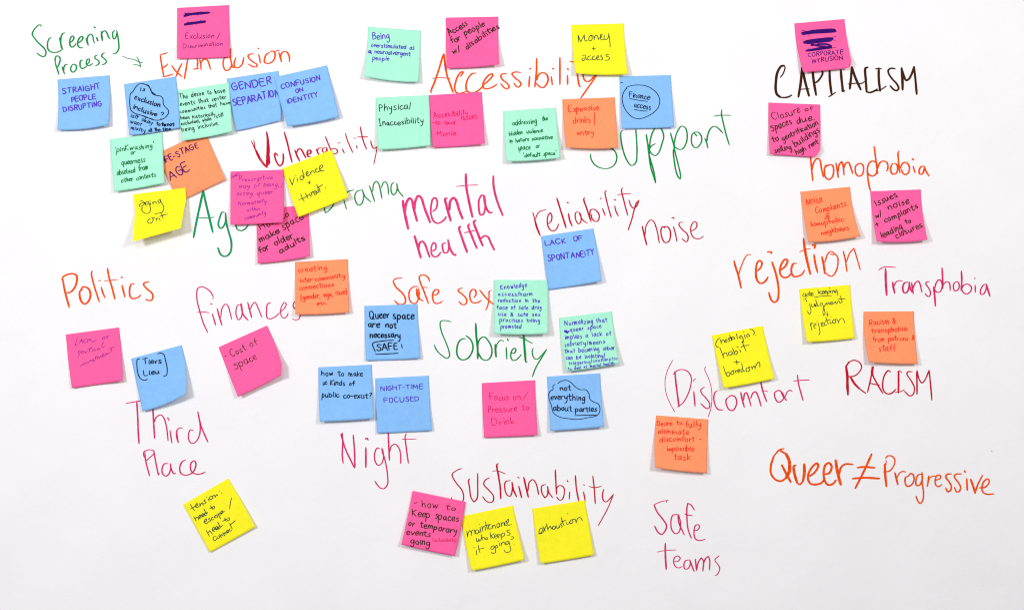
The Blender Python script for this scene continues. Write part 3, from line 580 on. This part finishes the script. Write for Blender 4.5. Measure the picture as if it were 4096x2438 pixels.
note("orange","G",(1262,1085),(1841,813),(2081,1390),(1523,1661),"orange sticky note reading LIFE-STAGE AGE, strongly tilted and partly covered on its left",ink="plum",w=12,bow=2,lift=(1,5),
 lines=[("LIFE-STAGE",1325,1212,1770,1003,68),("AGE",1430,1400,1668,1272,112,W(13))])
note("green","G",(712,912),(1333,832),(1358,1430),(763,1532),"mint green sticky note reading pinkwashing or queerness absolved from other contexts",ink="notegreen",w=9,ml=(733,1210),bow=8,lift=(7,9),layer=1,slant=0.15,
 lines=[("'pinKwashing'",770,1066,1235,1008,62),("or",955,1092,1012,1088,36,{"xr":.8}),("queerness",850,1217,1133,1178,45,{"xr":.85}),("absolved from",795,1342,1165,1270,64),("other contexts",845,1427,1260,1355,58)])
note("yellow","L",(398,376),(1012,300),(958,778),(387,938),"yellow sticky note reading aging out, creased across and lifting well off the paper",ink="darkgreen",w=8.5,ml=(415,600),mr=(1025,412),bow=0,lift=(25,20),layer=2.5,crease=0.3,
 lines=[],
 marks=[("written_line","dark green handwriting: aging","480,452 512,462 535,478/530,480 495,482 465,505 470,520 500,515 525,490 535,478 545,512/578,462 548,470 540,488 556,498 580,480/578,470 588,500 600,560 580,598 545,604 505,580 495,548 510,530/598,480 604,500/592,452 596,456/624,470 632,495/630,490 636,472 655,462 668,475 676,490/712,440 690,452 690,472 706,476 718,455/716,436 724,470 745,500 758,545 735,590 690,602 650,608"),
 ("written_line","dark green handwriting: out","602,662 572,680 570,710 590,722 620,705 632,675 615,658 650,655/665,655 672,690/670,675 690,660 705,668 714,690/732,605 745,645 750,665/708,640 760,620 802,612")])
note("pink","M",(520,552),(1138,505),(1155,1110),(535,1197),"pink sticky note reading How to make space for older adults, half covered above",ink="olive",w=13,bow=12,lift=(6,9),mr=(1150,820),
 lines=[("How to",570,800,915,630,72,{"w":11}),("make",570,950,798,822,78),("space",838,805,1085,665,60,{"xr":.85,"w":11}),("for",562,1078,678,1022,75),("older",738,985,965,888,82,{"w":12}),("adults",800,1075,1108,915,68)])
note("yellow","M",(828,70),(1418,-152),(1615,412),(1018,648),"yellow sticky note reading violence + threat, tilted and curling at its lower edge",ink="darkgreen",w=9,bow=5,lift=(9,10),layer=1,ml=(915,350),
 lines=[],
 marks=[("written_line","dark green handwriting: violence","915,190 948,268 970,182/1003,182 1012,222/988,157 991,160/1065,155 1045,165 1040,195 1055,207 1075,195 1078,170 1062,157/1065,90 1080,140 1090,178/1112,148 1135,122 1130,105 1115,115 1112,145 1130,160 1155,145/1160,115 1170,145/1165,125 1185,100 1200,105 1215,125/1250,82 1230,75 1220,95 1235,115 1260,110 1285,90/1280,75 1310,47 1300,30 1275,45 1272,80 1290,100 1328,92"),
  ("written_line","dark green handwriting: +","1130,240 1170,235/1148,217 1153,257"),
  ("written_line","dark green handwriting: threat.","1048,372 1065,420 1090,462/1022,442 1075,425 1115,405/1100,362 1135,425/1125,400 1150,372 1170,408/1168,350 1182,395/1175,375 1190,345 1205,348/1205,372 1225,348 1215,335 1203,350 1208,378 1225,380 1240,362/1256,325 1238,338 1238,362 1255,355 1264,330/1262,318 1270,342 1285,345/1235,262 1255,295 1278,325/1240,310 1270,288 1305,262/1338,298 1341,299")])
note("pink","M",(215,106),(843,84),(838,710),(212,738),"pink sticky note in slanting purple script beginning Prescriptive way of being",ink="violet",w=6,mr=(850,400),bow=4,lift=(5,9),layer=2,slant=0.3,
 lines=[("(over)",222,190,320,145,36),("Prescriptive",308,225,715,200,62,{"xr":.4}),("way of being,",312,300,790,282,42,{"xr":.7}),("acting queer",282,392,715,374,40,{"xr":.75}),("Normativity",302,510,640,478,50),("within",400,578,560,566,44),("community",382,682,635,612,52,{"xr":.5})],
 marks=[("slash","thin slash","w=6 832,245 815,300")])
note("orange","W",(1277,140),(1906,106),(1918,738),(1280,763),"orange sticky note beginning creating inter-community connections, in red writing",ink="red",w=8.5,mr=(1912,420),bow=9,lift=(10,9),layer=0,
 lines=[("creating",1318,262,1665,232,66),("inter-community",1335,385,1872,325,58),("connections",1330,478,1745,425,60),("(gender, age, race)",1345,592,1895,520,62),("etc.",1535,658,1660,640,48)])
note("green","C",(510,320),(1141,366),(1112,975),(463,905),"mint green sticky note reading Being overstimulated as a neurodivergent people",ink="purple",w=9,ml=(495,620),mr=(1129,670),bow=20,lift=(12,8),
 lines=[("Being",565,468,770,460,84,W(10)),("overstimulated as",548,557,1060,590,46,{"xr":.62}),("a",515,630,550,632,30,W(15,xr=.8)),("neurodivergent",590,636,1018,665,46,{"xr":.65}),("people",563,710,762,718,46,{"xr":.65})])
note("pink","C",(1432,212),(2060,200),(2068,765),(1442,812),"pink sticky note reading Access for people w/ disabilities in slanting dark letters",ink="olive",w=12,bow=12,lift=(5,12),mr=(2058,480),
 lines=[("Access",1482,430,1695,295,80),("for",1505,525,1620,470,72),("people",1665,430,1905,300,75),("w/",1520,650,1622,605,70),("disabilities",1680,592,2072,325,66)])
note("pink","J",(788,241),(1418,202),(1452,815),(835,865),"pink sticky note in magenta ink listing accessibility issues, beside a mint note",ink="magenta",w=8,ml=(805,540),mr=(1440,560),bow=7,lift=(3,9),
 lines=[("Acces.ibility",845,512,1250,468,66),("issues",1172,532,1365,518,46,{"xr":.9}),("-to loud",830,587,1100,584,50),("-Monle",838,720,1115,715,54)])
note("green","J",(160,270),(790,241),(806,835),(185,885),"mint green sticky note reading Physical Inaccesibility in black",ink="black",w=9,ml=(165,560),mr=(803,540),bow=10,lift=(9,9),layer=1,
 lines=[("Physical",195,430,572,405,85),("|naccesibility",200,608,725,565,74)])
note("yellow","D",(1146,297),(1770,280),(1812,880),(1195,872),"yellow sticky note reading Money + access over the end of an orange word",ink="darkgreen",w=8.5,ml=(1160,590),mr=(1782,560),bow=14,lift=(11,11),
 lines=[],
 marks=[("written_line","dark green handwriting: Money","1223,420 1234,507/1226,422 1245,472 1258,500 1275,460 1298,415/1298,415 1300,460 1312,490 1335,480/1375,420 1355,445 1355,480 1375,485 1392,460 1385,430 1370,418 1395,428 1410,430/1410,430 1418,475/1416,455 1435,420 1455,430 1465,470/1470,462 1500,440 1510,407 1495,410 1490,445 1500,475 1530,470/1535,420 1535,465 1560,470 1585,440 1588,400/1588,400 1600,480 1605,562"),
  ("written_line","dark green handwriting: +","1388,580 1432,577/1408,560 1412,605"),
  ("written_line","dark green handwriting: access","1275,665 1300,655 1315,670 1312,690 1280,695 1270,715 1285,722 1310,705/1314,680 1325,712 1335,712/1370,665 1345,675 1340,705 1360,715 1388,702/1418,665 1395,680 1395,705 1415,712 1442,697/1442,692 1465,682 1465,662 1450,668 1445,695 1460,712 1485,702/1508,655 1492,668 1515,690 1510,710 1488,714/1590,648 1558,652 1558,668 1590,680 1598,697 1575,715 1545,720")])
note("blue","K",(1565,18),(2177,3),(2217,621),(1597,638),"blue sticky note with Finance access underlined inside a black circle",ink="navy",w=9,ml=(1578,330),bow=4,lift=(5,6),
 lines=[("Finance",1680,262,1928,292,66),("access",1740,380,1938,412,40,{"xr":.95})],
 marks=[("circle_outline","hand-drawn black circle","1655,165 1650,152 1700,130 1780,120 1880,130 1960,170 2020,230 2045,300 2030,380 1980,440 1900,490 1800,520 1720,500 1650,430 1610,350 1600,270 1620,200 1652,158"),
 ("underline","black underline below Finance","1685,280 1790,300 1900,315"),("underline","black underline below access","1742,410 1820,424 1898,430"),("dash","short black dash in the corner","1583,90 1605,92")])
note("green","K",(187,430),(815,388),(865,982),(230,1025),"mint green sticky note beginning addressing the hidden violence, in green writing",ink="notegreen",w=9,ml=(200,730),mr=(836,680),bow=11,lift=(12,12),slant=0.08,
 lines=[("addressing",298,600,590,566,60),("the",648,542,715,535,52),("hidden",255,718,415,702,54),("violence",460,700,660,670,48),("in hetero normative",260,805,775,755,46),("space",360,892,512,885,44,{"xr":.8}),("or",575,865,622,855,34,{"xr":.8}),("'default space'",425,980,815,942,48)])
note("orange","K",(888,289),(1513,266),(1555,862),(930,858),"orange sticky note reading Expensive drinks / entry in red writing",ink="red",w=8.5,ml=(902,580),mr=(1530,570),bow=16,lift=(11,11),
 lines=[("Expensive",962,435,1325,420,72),("drinks",1012,575,1225,562,72),("entry",1065,720,1262,702,60,{"xr":.6})],
 marks=[("slash","red slash after drinks","1272,450 1270,530 1266,600")])
note("pink","F",(527,280),(1122,228),(1222,800),(632,858),"pink sticky note with heavy purple scribbles above the words CORPORATE INTRUSION",ink="darkpurple",w=8,ml=(560,560),mr=(1158,500),bow=6,lift=(9,9),chip=("r",.07,.1),
 lines=[("CORPORATE",690,678,1115,638,50),("INTRUSION",740,754,1110,706,50)],
 marks=[(SCR,"first scribbled-out line","w=26 620,395 700,382 800,375 900,366 1010,362/w=20 660,385 760,368 900,356 1000,352/625,408 740,392 870,385 1010,376/w=6 605,370 650,362 662,380/1010,350 1030,378/690,400 708,422/740,350 730,372/935,345 940,352/965,322 970,325"),
 (SCR,"second scribbled-out line","w=28 650,508 720,495 820,485 900,478 975,468/w=24 670,490 780,476 900,462 980,458/680,515 800,500 960,482/w=6 1020,435 985,448 985,475 1018,480/640,515 632,500 655,486 680,488/820,500 815,520"),
 (SCR,"third scribbled-out line","w=17 725,540 800,535/800,528 900,526 965,545/w=15 730,528 820,548 900,552/w=24 965,565 850,578 750,592 675,602/w=16 960,552 850,568 740,588/w=6 655,612 672,596/970,575 1026,560/690,572 693,574")])
note("pink","O",(70,90),(685,115),(684,736),(88,700),"pink sticky note beginning Closure of spaces due to gentrification, its corner bent",ink="olive",w=11,ml=(72,430),mr=(689,420),bow=6,lift=(6,6),chip=("r",.085,.13),
 lines=[("Closure",118,300,455,210,88,{"w":9}),("of",505,198,600,183,50,{"w":9}),("Spaces",98,432,355,345,62,{"xr":.75}),("due.",408,342,622,292,78),("to",115,562,200,542,74),("gentrification",238,545,672,350,68),("selling",145,692,350,640,66),("buildings",385,615,685,432,82),("high rent",405,712,672,570,60)])
note("orange","R",(300,257),(893,198),(1018,785),(400,858),"orange sticky note reading Noise complaints and homophobic neighbours in red",ink="red",w=8.5,ml=(340,550),mr=(932,490),bow=15,lift=(12,12),slant=0.08,
 lines=[("Noise",375,425,570,372,84),("Complaints",480,515,850,430,72),("&",588,585,655,572,58),("homophobic",425,670,825,605,60),("neighbours",550,775,880,702,60)])
note("pink","R",(1130,252),(1732,230),(1812,825),(1210,845),"pink sticky note reading Issues w/ noise + complaints leading to closures",ink="olive",w=11,ml=(1160,560),mr=(1754,520),bow=20,lift=(12,12),
 lines=[("Issues",1200,432,1465,315,78),("w/",1200,572,1275,540,62),("noise",1340,475,1605,388,58,{"xr":.75}),("+ complants",1205,678,1705,445,72),("leading",1265,802,1520,692,78),("to",1555,640,1622,612,58),("closures",1440,818,1755,665,76)])
note("blue","Q",(190,577),(812,484),(908,1108),(280,1213),"blue sticky note reading LACK OF SPONTANEITY in purple capitals",ink="purple",w=11,ml=(228,870),mr=(868,790),bow=5,lift=(0.8,11),
 lines=[("LACK",240,692,490,655,58),("OF",575,635,690,622,56),("SPONTANEITY",275,870,830,798,66)])
note("yellow","T",(1028,757),(1637,706),(1690,1343),(1125,1387),"yellow sticky note reading gate keeping judgement + rejection, small underline",ink="darkgreen",w=7.5,ml=(1066,1060),mr=(1655,1000),bow=6,lift=(12,6),slant=0.05,
 lines=[],
 marks=[("written_line","dark green handwriting: gate keeping","1097,808 1075,820 1075,845 1095,845 1105,822/1102,812 1112,860 1100,880 1075,880/1137,806 1120,820 1122,840 1140,832/1140,808 1150,838/1150,785 1160,825 1167,838/1143,812 1177,805/1172,828 1195,815 1188,805 1172,815 1178,838 1202,832/1252,765 1262,815/1290,780 1265,800 1295,820/1302,805 1325,790 1315,780 1302,792 1305,815 1325,812/1332,800 1355,785 1345,778 1332,790 1335,812 1355,808/1360,785 1370,830/1365,800 1385,780 1398,792 1375,810/1400,777 1408,805/1392,745 1397,752/1418,775 1425,805/1422,790 1440,772 1450,802/1472,768 1455,780 1460,800 1475,785/1475,770 1486,810 1480,835"),
  ("written_line","dark green handwriting: judgement","1150,930 1165,990 1168,1035 1150,1055 1125,1020/1115,890 1120,907/1175,935 1182,970 1205,960 1208,930/1208,930 1218,965/1247,928 1225,940 1225,965 1248,955/1225,885 1250,955 1262,962/1302,922 1280,930 1280,955 1300,950/1303,922 1325,990 1335,1050 1320,1070 1312,1040 1318,985/1318,985 1335,950 1345,935/1340,945 1350,920 1362,945/1362,940 1380,915 1392,942/1402,935 1425,920 1418,908 1402,918 1408,942 1430,935/1440,940 1445,915/1442,930 1460,905 1472,935/1480,930 1490,905 1505,902 1515,925 1548,903/1520,840 1535,900/1485,882 1530,875 1575,873"),
  ("written_line","dark green handwriting: +","1345,1060 1382,1060/1360,1032 1366,1082/1404,1085 1408,1087"),
  ("written_line","dark green handwriting: rejection","1160,1165 1180,1245/1170,1200 1175,1160 1195,1160/1203,1200 1230,1182 1225,1165 1205,1180 1208,1220 1232,1225/1255,1160 1270,1230 1275,1280 1262,1303/1240,1140 1242,1143/1292,1180 1315,1167 1308,1150 1292,1165 1298,1200 1320,1195/1347,1150 1328,1165 1332,1190 1357,1182/1345,1090 1365,1150 1377,1175/1335,1135 1400,1120/1395,1140 1400,1167 1422,1160/1440,1120 1425,1140 1435,1162 1460,1155 1458,1125 1440,1120 1478,1115/1485,1120 1500,1165/1495,1145 1520,1110 1550,1110 1572,1160"),("underline","dark green underline below keeping","1205,857 1300,842 1418,835")])
note("orange","Z",(162,136),(765,131),(812,760),(228,738),"orange sticky note reading Racism & transphobia from patrons & staff",ink="red",w=8.5,ml=(172,430),mr=(778,440),bow=8,lift=(13,9),
 lines=[("Racism &",228,295,545,276,72),("transphobia",258,392,685,364,58,{"xr":.62}),("from patrons &",275,494,772,470,58),("staff",342,610,545,606,76)])
note("pink","U",(188,851),(820,767),(862,1400),(260,1487),"pink sticky note reading LACK of political investment in faint purple script",ink="violet",w=6.5,ml=(217,1160),mr=(852,1090),bow=0,lift=(3,8),slant=0.25,
 lines=[],
 marks=[("written_line","dark purple script: LACK of","327,890 312,940 296,982 328,970/350,957 374,905 388,950/345,936 388,925/432,905 408,915 398,938 412,950 432,938/452,898 442,948/482,903 452,925 480,916 500,940 550,915/642,880 620,892 625,910 650,900 650,880 668,876/670,870 682,902/676,888 702,860"),
 ("written_line","dark purple script: political","332,1045 345,1080 330,1128/332,1065 355,1040 370,1050 350,1082/392,1045 376,1060 386,1078 406,1060 392,1045/412,1048 424,1072 445,1045/490,1000 470,1032 462,1066/448,1022 502,1010/500,1030 506,1050/532,1018 516,1034 526,1046 546,1030/577,1008 560,1024 570,1036 590,1016 596,1032/640,940 614,985 625,1002 658,990"),
 ("written_line","dark purple script: investment","360,1228 385,1200 392,1215 408,1187 416,1205 435,1177 450,1192 470,1165/472,1165 488,1150 484,1172 502,1160 518,1140 512,1172 536,1158/548,1100 540,1150/530,1125 575,1110/560,1142 575,1120 588,1132 600,1108 612,1125/615,1112 635,1092 632,1082 618,1098 630,1115 655,1098/652,1072 662,1098 675,1070 690,1088/690,1085 708,1060/735,1018 722,1062/700,1022 760,998/388,1125 391,1127")])
note("blue","V",(220,396),(822,234),(866,815),(357,1020),"blue sticky note reading Tiers Lieu between large drawn brackets, its side curling up",ink="black",w=11,ml=(290,710),mr=(872,510),bow=26,lift=(5,20),
 lines=[("Tiers",362,462,585,442,64),("Lieu",375,602,560,572,62)],
 marks=[("bracket","left curved bracket","322,397 295,405 290,480 300,560 330,630 380,652 415,640"),("bracket","right curved bracket","537,338 580,330 610,350 630,420 650,520 640,590 608,605")])
note("pink","V",(1258,260),(1835,2),(2040,570),(1490,848),"pink sticky note reading Cost of space, tilted with one corner curled forward",ink="olive",w=8,ml=(1375,560),mr=(1946,262),bow=8,lift=(9,16),chip=("r",.07,.16),
 lines=[("Cost",1418,380,1592,288,84,{"xr":.5}),("of",1638,258,1728,218,76),("Space",1452,522,1722,395,68,{"xr":.75})],
 marks=[("dash","short dash","1332,370 1350,362"),])
note("blue","X",(170,424),(803,400),(836,1045),(190,1072),"blue sticky note reading Queer space are not necessary SAFE! in bold black",ink="black",w=13,ml=(177,760),mr=(816,720),bow=4,lift=(3,5),
 lines=[("Queer",235,578,462,572,96,{"w":12}),("space",510,578,762,575,68,{"xr":.75}),("are not",215,668,550,690,62,{"xr":.65}),("necessary",235,795,600,802,62,{"xr":.65}),("SAFE",315,952,572,945,80)],
 marks=[("underline","thick line above SAFE bending into a bracket","520,830 400,838 270,870 285,930 300,968"),("underline","thick underline below SAFE","303,998 440,992 572,985"),("exclamation_mark","black exclamation stroke","612,880 620,925")])
note("blue","AB",(68,112),(706,80),(728,720),(87,755),"blue sticky note in black asking how to make different kinds of public co-exist",ink="black",w=10,ml=(74,440),mr=(713,380),bow=6,lift=(11,11),
 lines=[("how to make",105,208,600,220,60,{"xr":.6}),("#",120,335,180,330,56),("Kinds of",210,325,500,327,60),("public co-exist?",110,465,705,482,60,{"xr":.6})])
note("blue","AB",(745,243),(1382,211),(1415,862),(765,893),"blue sticky note reading NIGHT-TIME FOCUSED in purple capitals",ink="purple",w=9.5,ml=(752,580),mr=(1394,520),bow=3,lift=(3,5),layer=0,
 lines=[("NIGHT-TIME",808,388,1320,360,54),("FOCUSED",845,530,1275,512,54)])
note("green","Y",(230,115),(868,118),(866,750),(230,752),"mint green sticky note on harm reduction, safe drug use and safe sex practices",ink="purple",w=8.5,ml=(228,430),mr=(869,430),bow=12,lift=(11,12),layer=2,xr=.6,body=0.72,
 lines=[("Knowledge",305,230,620,196,54),("access/harm",272,303,695,305,46),("reduction in the",275,375,775,382,44),("face of safe drug",258,465,795,463,50),("use & safe sex",275,542,780,547,46),("practices being",290,612,775,614,46),("promoted",303,690,558,690,46)])
note("green","Y",(997,566),(1628,487),(1715,1105),(1090,1200),"mint green sticky note beginning Normalizing that queer space, fully covered in purple writing",ink="purple",w=8.5,ml=(1028,880),mr=(1658,780),bow=8,lift=(10,12),xr=.6,body=0.74,
 lines=[("Normalizing that",1065,655,1575,612,54),("queer space",1130,725,1505,682,46),("implies a lack of",1068,822,1620,765,52),("sobriety/means",1065,905,1550,866,50),("that becoming sober",1068,985,1665,937,50),("can be isolating/",1080,1060,1550,1030,48),("triggering/consumptio",1115,1128,1700,1058,40,W(7)),("to deal w/ mental health",1105,1187,1660,1116,36,W(7))],
 marks=[("ink_blot","purple blotted-out letter","w=22 1065,722 1085,735 1112,727/1080,718 1095,742")])
note("pink","AC",(140,240),(774,205),(803,857),(168,887),"pink sticky note reading Focus on/ Pressure to Drink in thin red",ink="magenta",w=7.5,ml=(150,560),mr=(784,530),bow=3,lift=(3,8),
 lines=[("Focus on",232,444,610,432,84,{"xr":.5}),("Pressure to",220,592,702,556,78,{"xr":.55}),("Drink",258,748,530,712,84,{"xr":.5})],
 marks=[("slash","thin slash after on","w=6 690,345 655,395 618,445")])
note("blue","AC",(914,163),(1548,123),(1592,757),(957,807),"blue sticky note reading not everything about parties inside a cloud outline",ink="navy",w=11,ml=(932,480),mr=(1564,440),bow=4,lift=(9,11),
 lines=[("not",1065,325,1200,325,64),("everything",955,440,1370,442,74,{"xr":.58}),("about",985,570,1215,567,70),("parties",1250,575,1505,575,66)],
 marks=[("cloud_outline","hand-drawn black cloud outline","w=9 1040,248 1090,215 1150,208 1200,235 1250,285 1310,318 1370,318 1410,360 1425,430 1470,465 1520,485 1542,530 1535,590 1500,628 1400,650 1300,670 1170,662 1060,640 990,590 965,500 940,430 935,370 955,335 985,315 985,275 1012,256"),
 ("underline","black underline below parties","1242,625 1370,622 1500,620")])
note("yellow","BI",(1165,396),(1788,265),(1925,910),(1295,1040),"yellow sticky note reading maintenance who keeps it going?, partly under a pink note",ink="darkgreen",w=8,ml=(1222,720),mr=(1852,575),bow=5,lift=(9,10),
 lines=[],
 marks=[("written_line","dark green handwriting: Maintenance","1238,570 1248,640/1248,640 1255,590 1275,560 1290,585 1292,620/1290,600 1305,560 1325,555 1335,585 1335,605/1375,558 1350,555 1340,585 1350,602 1375,590 1382,560/1382,560 1388,590/1395,520 1405,585/1385,490 1387,492/1418,510 1425,570/1422,545 1440,515 1455,520 1460,560/1460,460 1475,520 1490,550/1450,505 1520,490/1515,498 1498,505 1497,535 1515,545 1535,530/1540,500 1548,540/1545,520 1560,500 1572,505 1580,535/1625,478 1600,485 1598,515 1608,528 1625,512/1625,478 1632,520/1645,470 1652,515/1650,495 1668,467 1680,475 1685,505/1708,450 1690,470 1695,500 1715,500/1715,480 1735,455 1735,428 1720,435 1712,470 1725,498 1770,492"),
  ("written_line","dark green handwriting: who keeps","1350,650 1358,695 1375,690 1380,660 1390,690 1405,680 1410,645/1410,610 1422,675/1420,655 1440,640 1455,670/1475,645 1462,660 1470,672 1488,660 1478,645/1515,585 1520,625 1528,660/1565,600 1530,625 1560,655/1567,642 1590,625 1585,610 1570,618 1568,645 1590,655/1602,640 1625,620 1618,605 1602,615 1604,642 1625,648/1640,605 1652,668/1645,625 1665,592 1685,597 1685,620 1652,640/1752,555 1718,565 1718,580 1752,595 1745,615 1720,618"),
  ("written_line","dark green handwriting: it going?","1350,795 1358,855/1320,768 1330,766/1375,740 1385,790 1395,825/1370,785 1440,772/1560,745 1530,755 1525,780 1545,785 1565,760/1565,745 1580,800 1575,825 1545,832 1528,820/1590,735 1580,755 1590,770 1605,755 1595,735/1625,712 1632,750/1612,690 1616,692/1645,705 1655,745/1650,725 1670,700 1685,705 1695,735/1732,688 1705,700 1705,725 1725,725 1738,700/1738,690 1755,760 1760,795 1735,820 1700,820 1680,795/1765,640 1785,635 1790,655 1760,672/1798,732 1800,734")])
note("pink","BI",(595,92),(1223,222),(1098,865),(460,730),"pink sticky note reading how to keep spaces or temporary events going",ink="olive",w=11,bow=7,lift=(6,5),layer=2.2,mr=(1175,520),ml=(535,400),
 lines=[("how",700,282,905,295,88,{"w":9,"xr":.55}),("to",990,312,1112,327,62,{"w":9}),("Keep spaces",585,380,1142,460,78,{"w":10,"xr":.6}),("or temporary",540,500,1120,602,68,{"xr":.6}),("events",520,605,808,640,58,{"xr":.7}),("going",568,715,805,738,58,{"xr":.75}),("(sustainability)",832,692,1112,695,44,{"w":4,"ink":"magenta"})],
 marks=[("dash","short dash","w=9 612,240 650,230")])
note("yellow","BD",(1033,690),(1663,590),(1770,1240),(1138,1342),"yellow sticky note with the single word exhaustion",ink="darkgreen",w=8.5,ml=(1078,1010),mr=(1712,890),bow=4,lift=(8,6),
 lines=[],
 marks=[("written_line","dark green handwriting: exhaustion","1105,990 1140,975 1162,938 1145,920 1120,945 1120,980 1140,985 1168,970/1160,900 1192,958/1202,892 1168,962/1205,870 1225,950/1222,930 1250,897 1268,930/1302,893 1280,903 1278,930 1295,935 1310,912/1308,893 1318,925/1325,893 1332,920 1350,918 1355,888/1355,888 1364,916/1388,860 1367,878 1392,895 1385,912/1380,795 1400,860 1415,888/1375,845 1435,828/1438,852 1450,876 1470,868 1480,842/1500,820 1485,840 1490,865 1510,862 1520,840 1505,822 1530,815 1545,820/1545,812 1560,860/1558,845 1580,800 1605,795 1622,812 1632,832/1455,748 1458,750")])
note("yellow","BB",(243,494),(782,181),(1102,758),(565,1060),"yellow sticky note reading tension: need to escape / need to connect, turned diagonally",ink="darkgreen",w=9,bow=2,lift=(2,5),mr=(948,468),
 lines=[],
 marks=[("written_line","dark green handwriting: tension","330,490 355,530 382,565/335,545 390,510/392,515 420,492 410,480 395,495 400,525 425,520 442,505/440,480 452,510/448,495 465,475 475,480 485,502/508,435 492,448 515,465 505,480 485,482/545,425 555,450/522,405 525,407/592,395 565,400 560,425 580,430 600,410 588,393 610,385/615,380 630,405/628,395 645,372 655,386"),
  ("written_line","dark green handwriting: need to","370,635 400,690/390,665 405,640 420,650 430,672/432,650 455,625 445,615 432,630 437,655 460,645/467,635 490,607 480,598 467,612 470,638 495,628/522,588 502,598 502,622 522,618/492,545 522,605 535,585/570,505 590,548/560,540 595,522/594,530 605,545 618,530 612,512 598,518"),
  ("written_line","dark green handwriting: escape","490,700 525,682 520,660 505,670 500,705 520,718 545,700/560,653 546,668 570,680 560,695 545,695/602,640 580,655 585,675 607,668/642,613 620,630 622,650 640,645/645,615 655,643/655,600 690,660/668,620 680,592 698,600 690,620/692,602 715,582 708,565 692,580 698,605 735,568"),
  ("written_line","dark green handwriting: need to","518,800 558,868/540,832 560,800 580,825 592,842/595,802 620,780 612,762 595,775 597,805 622,806/632,788 655,767 648,750 632,762 634,790 660,783/682,748 662,765 665,785 685,770/655,700 688,762 712,738/735,655 757,692/715,690 768,660/762,668 775,685 795,670 790,647 775,652"),
  ("written_line","dark green handwriting: connect","628,868 605,880 605,910 625,918 645,902/648,875 648,895 670,892 675,870 660,862/675,845 700,885/690,865 702,845 718,865/715,825 740,862/728,842 742,820 758,842/762,825 782,807 775,795 762,805 767,828 787,820/802,778 790,795 800,808 822,795/798,715 828,782/800,735 865,683"),("colon","colon dots","672,330 674,332/700,355 702,357"),("slash","slash after escape","820,415 805,480 797,545")])
note("yellow","AA",(733,120),(1340,5),(1478,635),(878,745),"yellow sticky note reading (nostalgia). habit + boredom",ink="darkgreen",w=8.5,ml=(800,430),mr=(1402,310),bow=6,lift=(12,9),
 lines=[],
 marks=[("written_line","dark green handwriting: (nostalgia).","835,148 800,175 782,215 785,245 800,260 815,258/835,170 850,220/845,195 865,172 878,180 887,205/905,165 892,185 900,200 915,190 910,167/942,150 926,160 946,175 935,195/945,120 960,150 967,182/938,155 978,140/992,135 970,150 975,172 993,160/995,135 1008,165/1025,100 1040,160/1086,125 1068,130 1066,152 1082,150/1088,125 1108,170 1105,200 1088,198/1120,112 1132,155/1112,82 1114,84/1168,103 1148,118 1152,140 1172,130/1172,105 1186,132/1185,45 1225,60 1240,90 1225,115/1255,118 1258,120"),
  ("written_line","dark green handwriting: habit","828,262 855,330 878,392/865,360 885,327 905,327 920,367/962,310 935,325 938,355 960,355 975,330/970,308 988,350/980,270 1007,345/1002,322 1025,302 1040,320 1025,345 1008,347/1065,290 1080,320/1032,258 1050,254/1095,190 1120,260 1142,305/1078,262 1120,242 1180,237"),
  ("written_line","dark green handwriting: +","992,440 1065,435/1022,410 1035,468"),
  ("written_line","dark green handwriting: boredom","872,488 895,560 917,605/905,575 930,555 950,570 940,600 917,605/975,540 960,565 970,585 995,570 988,545 975,540 1000,535/1010,535 1022,570/1015,550 1035,533/1042,550 1065,537 1060,520 1045,530 1045,558 1067,558/1102,518 1080,530 1085,555 1105,545/1088,450 1110,540 1128,545/1165,500 1145,510 1145,545 1170,545 1185,520 1165,500 1200,490/1205,490 1218,522/1215,505 1235,480 1245,500 1250,518/1250,500 1265,465 1285,437 1300,442 1305,495")])
note("orange","BE",(370,118),(992,165),(972,805),(358,738),"orange sticky note reading Desire to fully eliminate discomfort - impossible task",ink="red",w=8.5,ml=(350,430),mr=(978,480),bow=8,lift=(15,9),slant=0.05,
 lines=[("Desire",380,237,562,238,58),("to",612,224,685,224,48),("fully",718,260,905,252,78),("eliminate",388,332,757,340,52,{"xr":.7}),("discomfort -",405,430,912,425,62),("impossible",495,537,820,540,62),("task",578,648,778,645,74)])
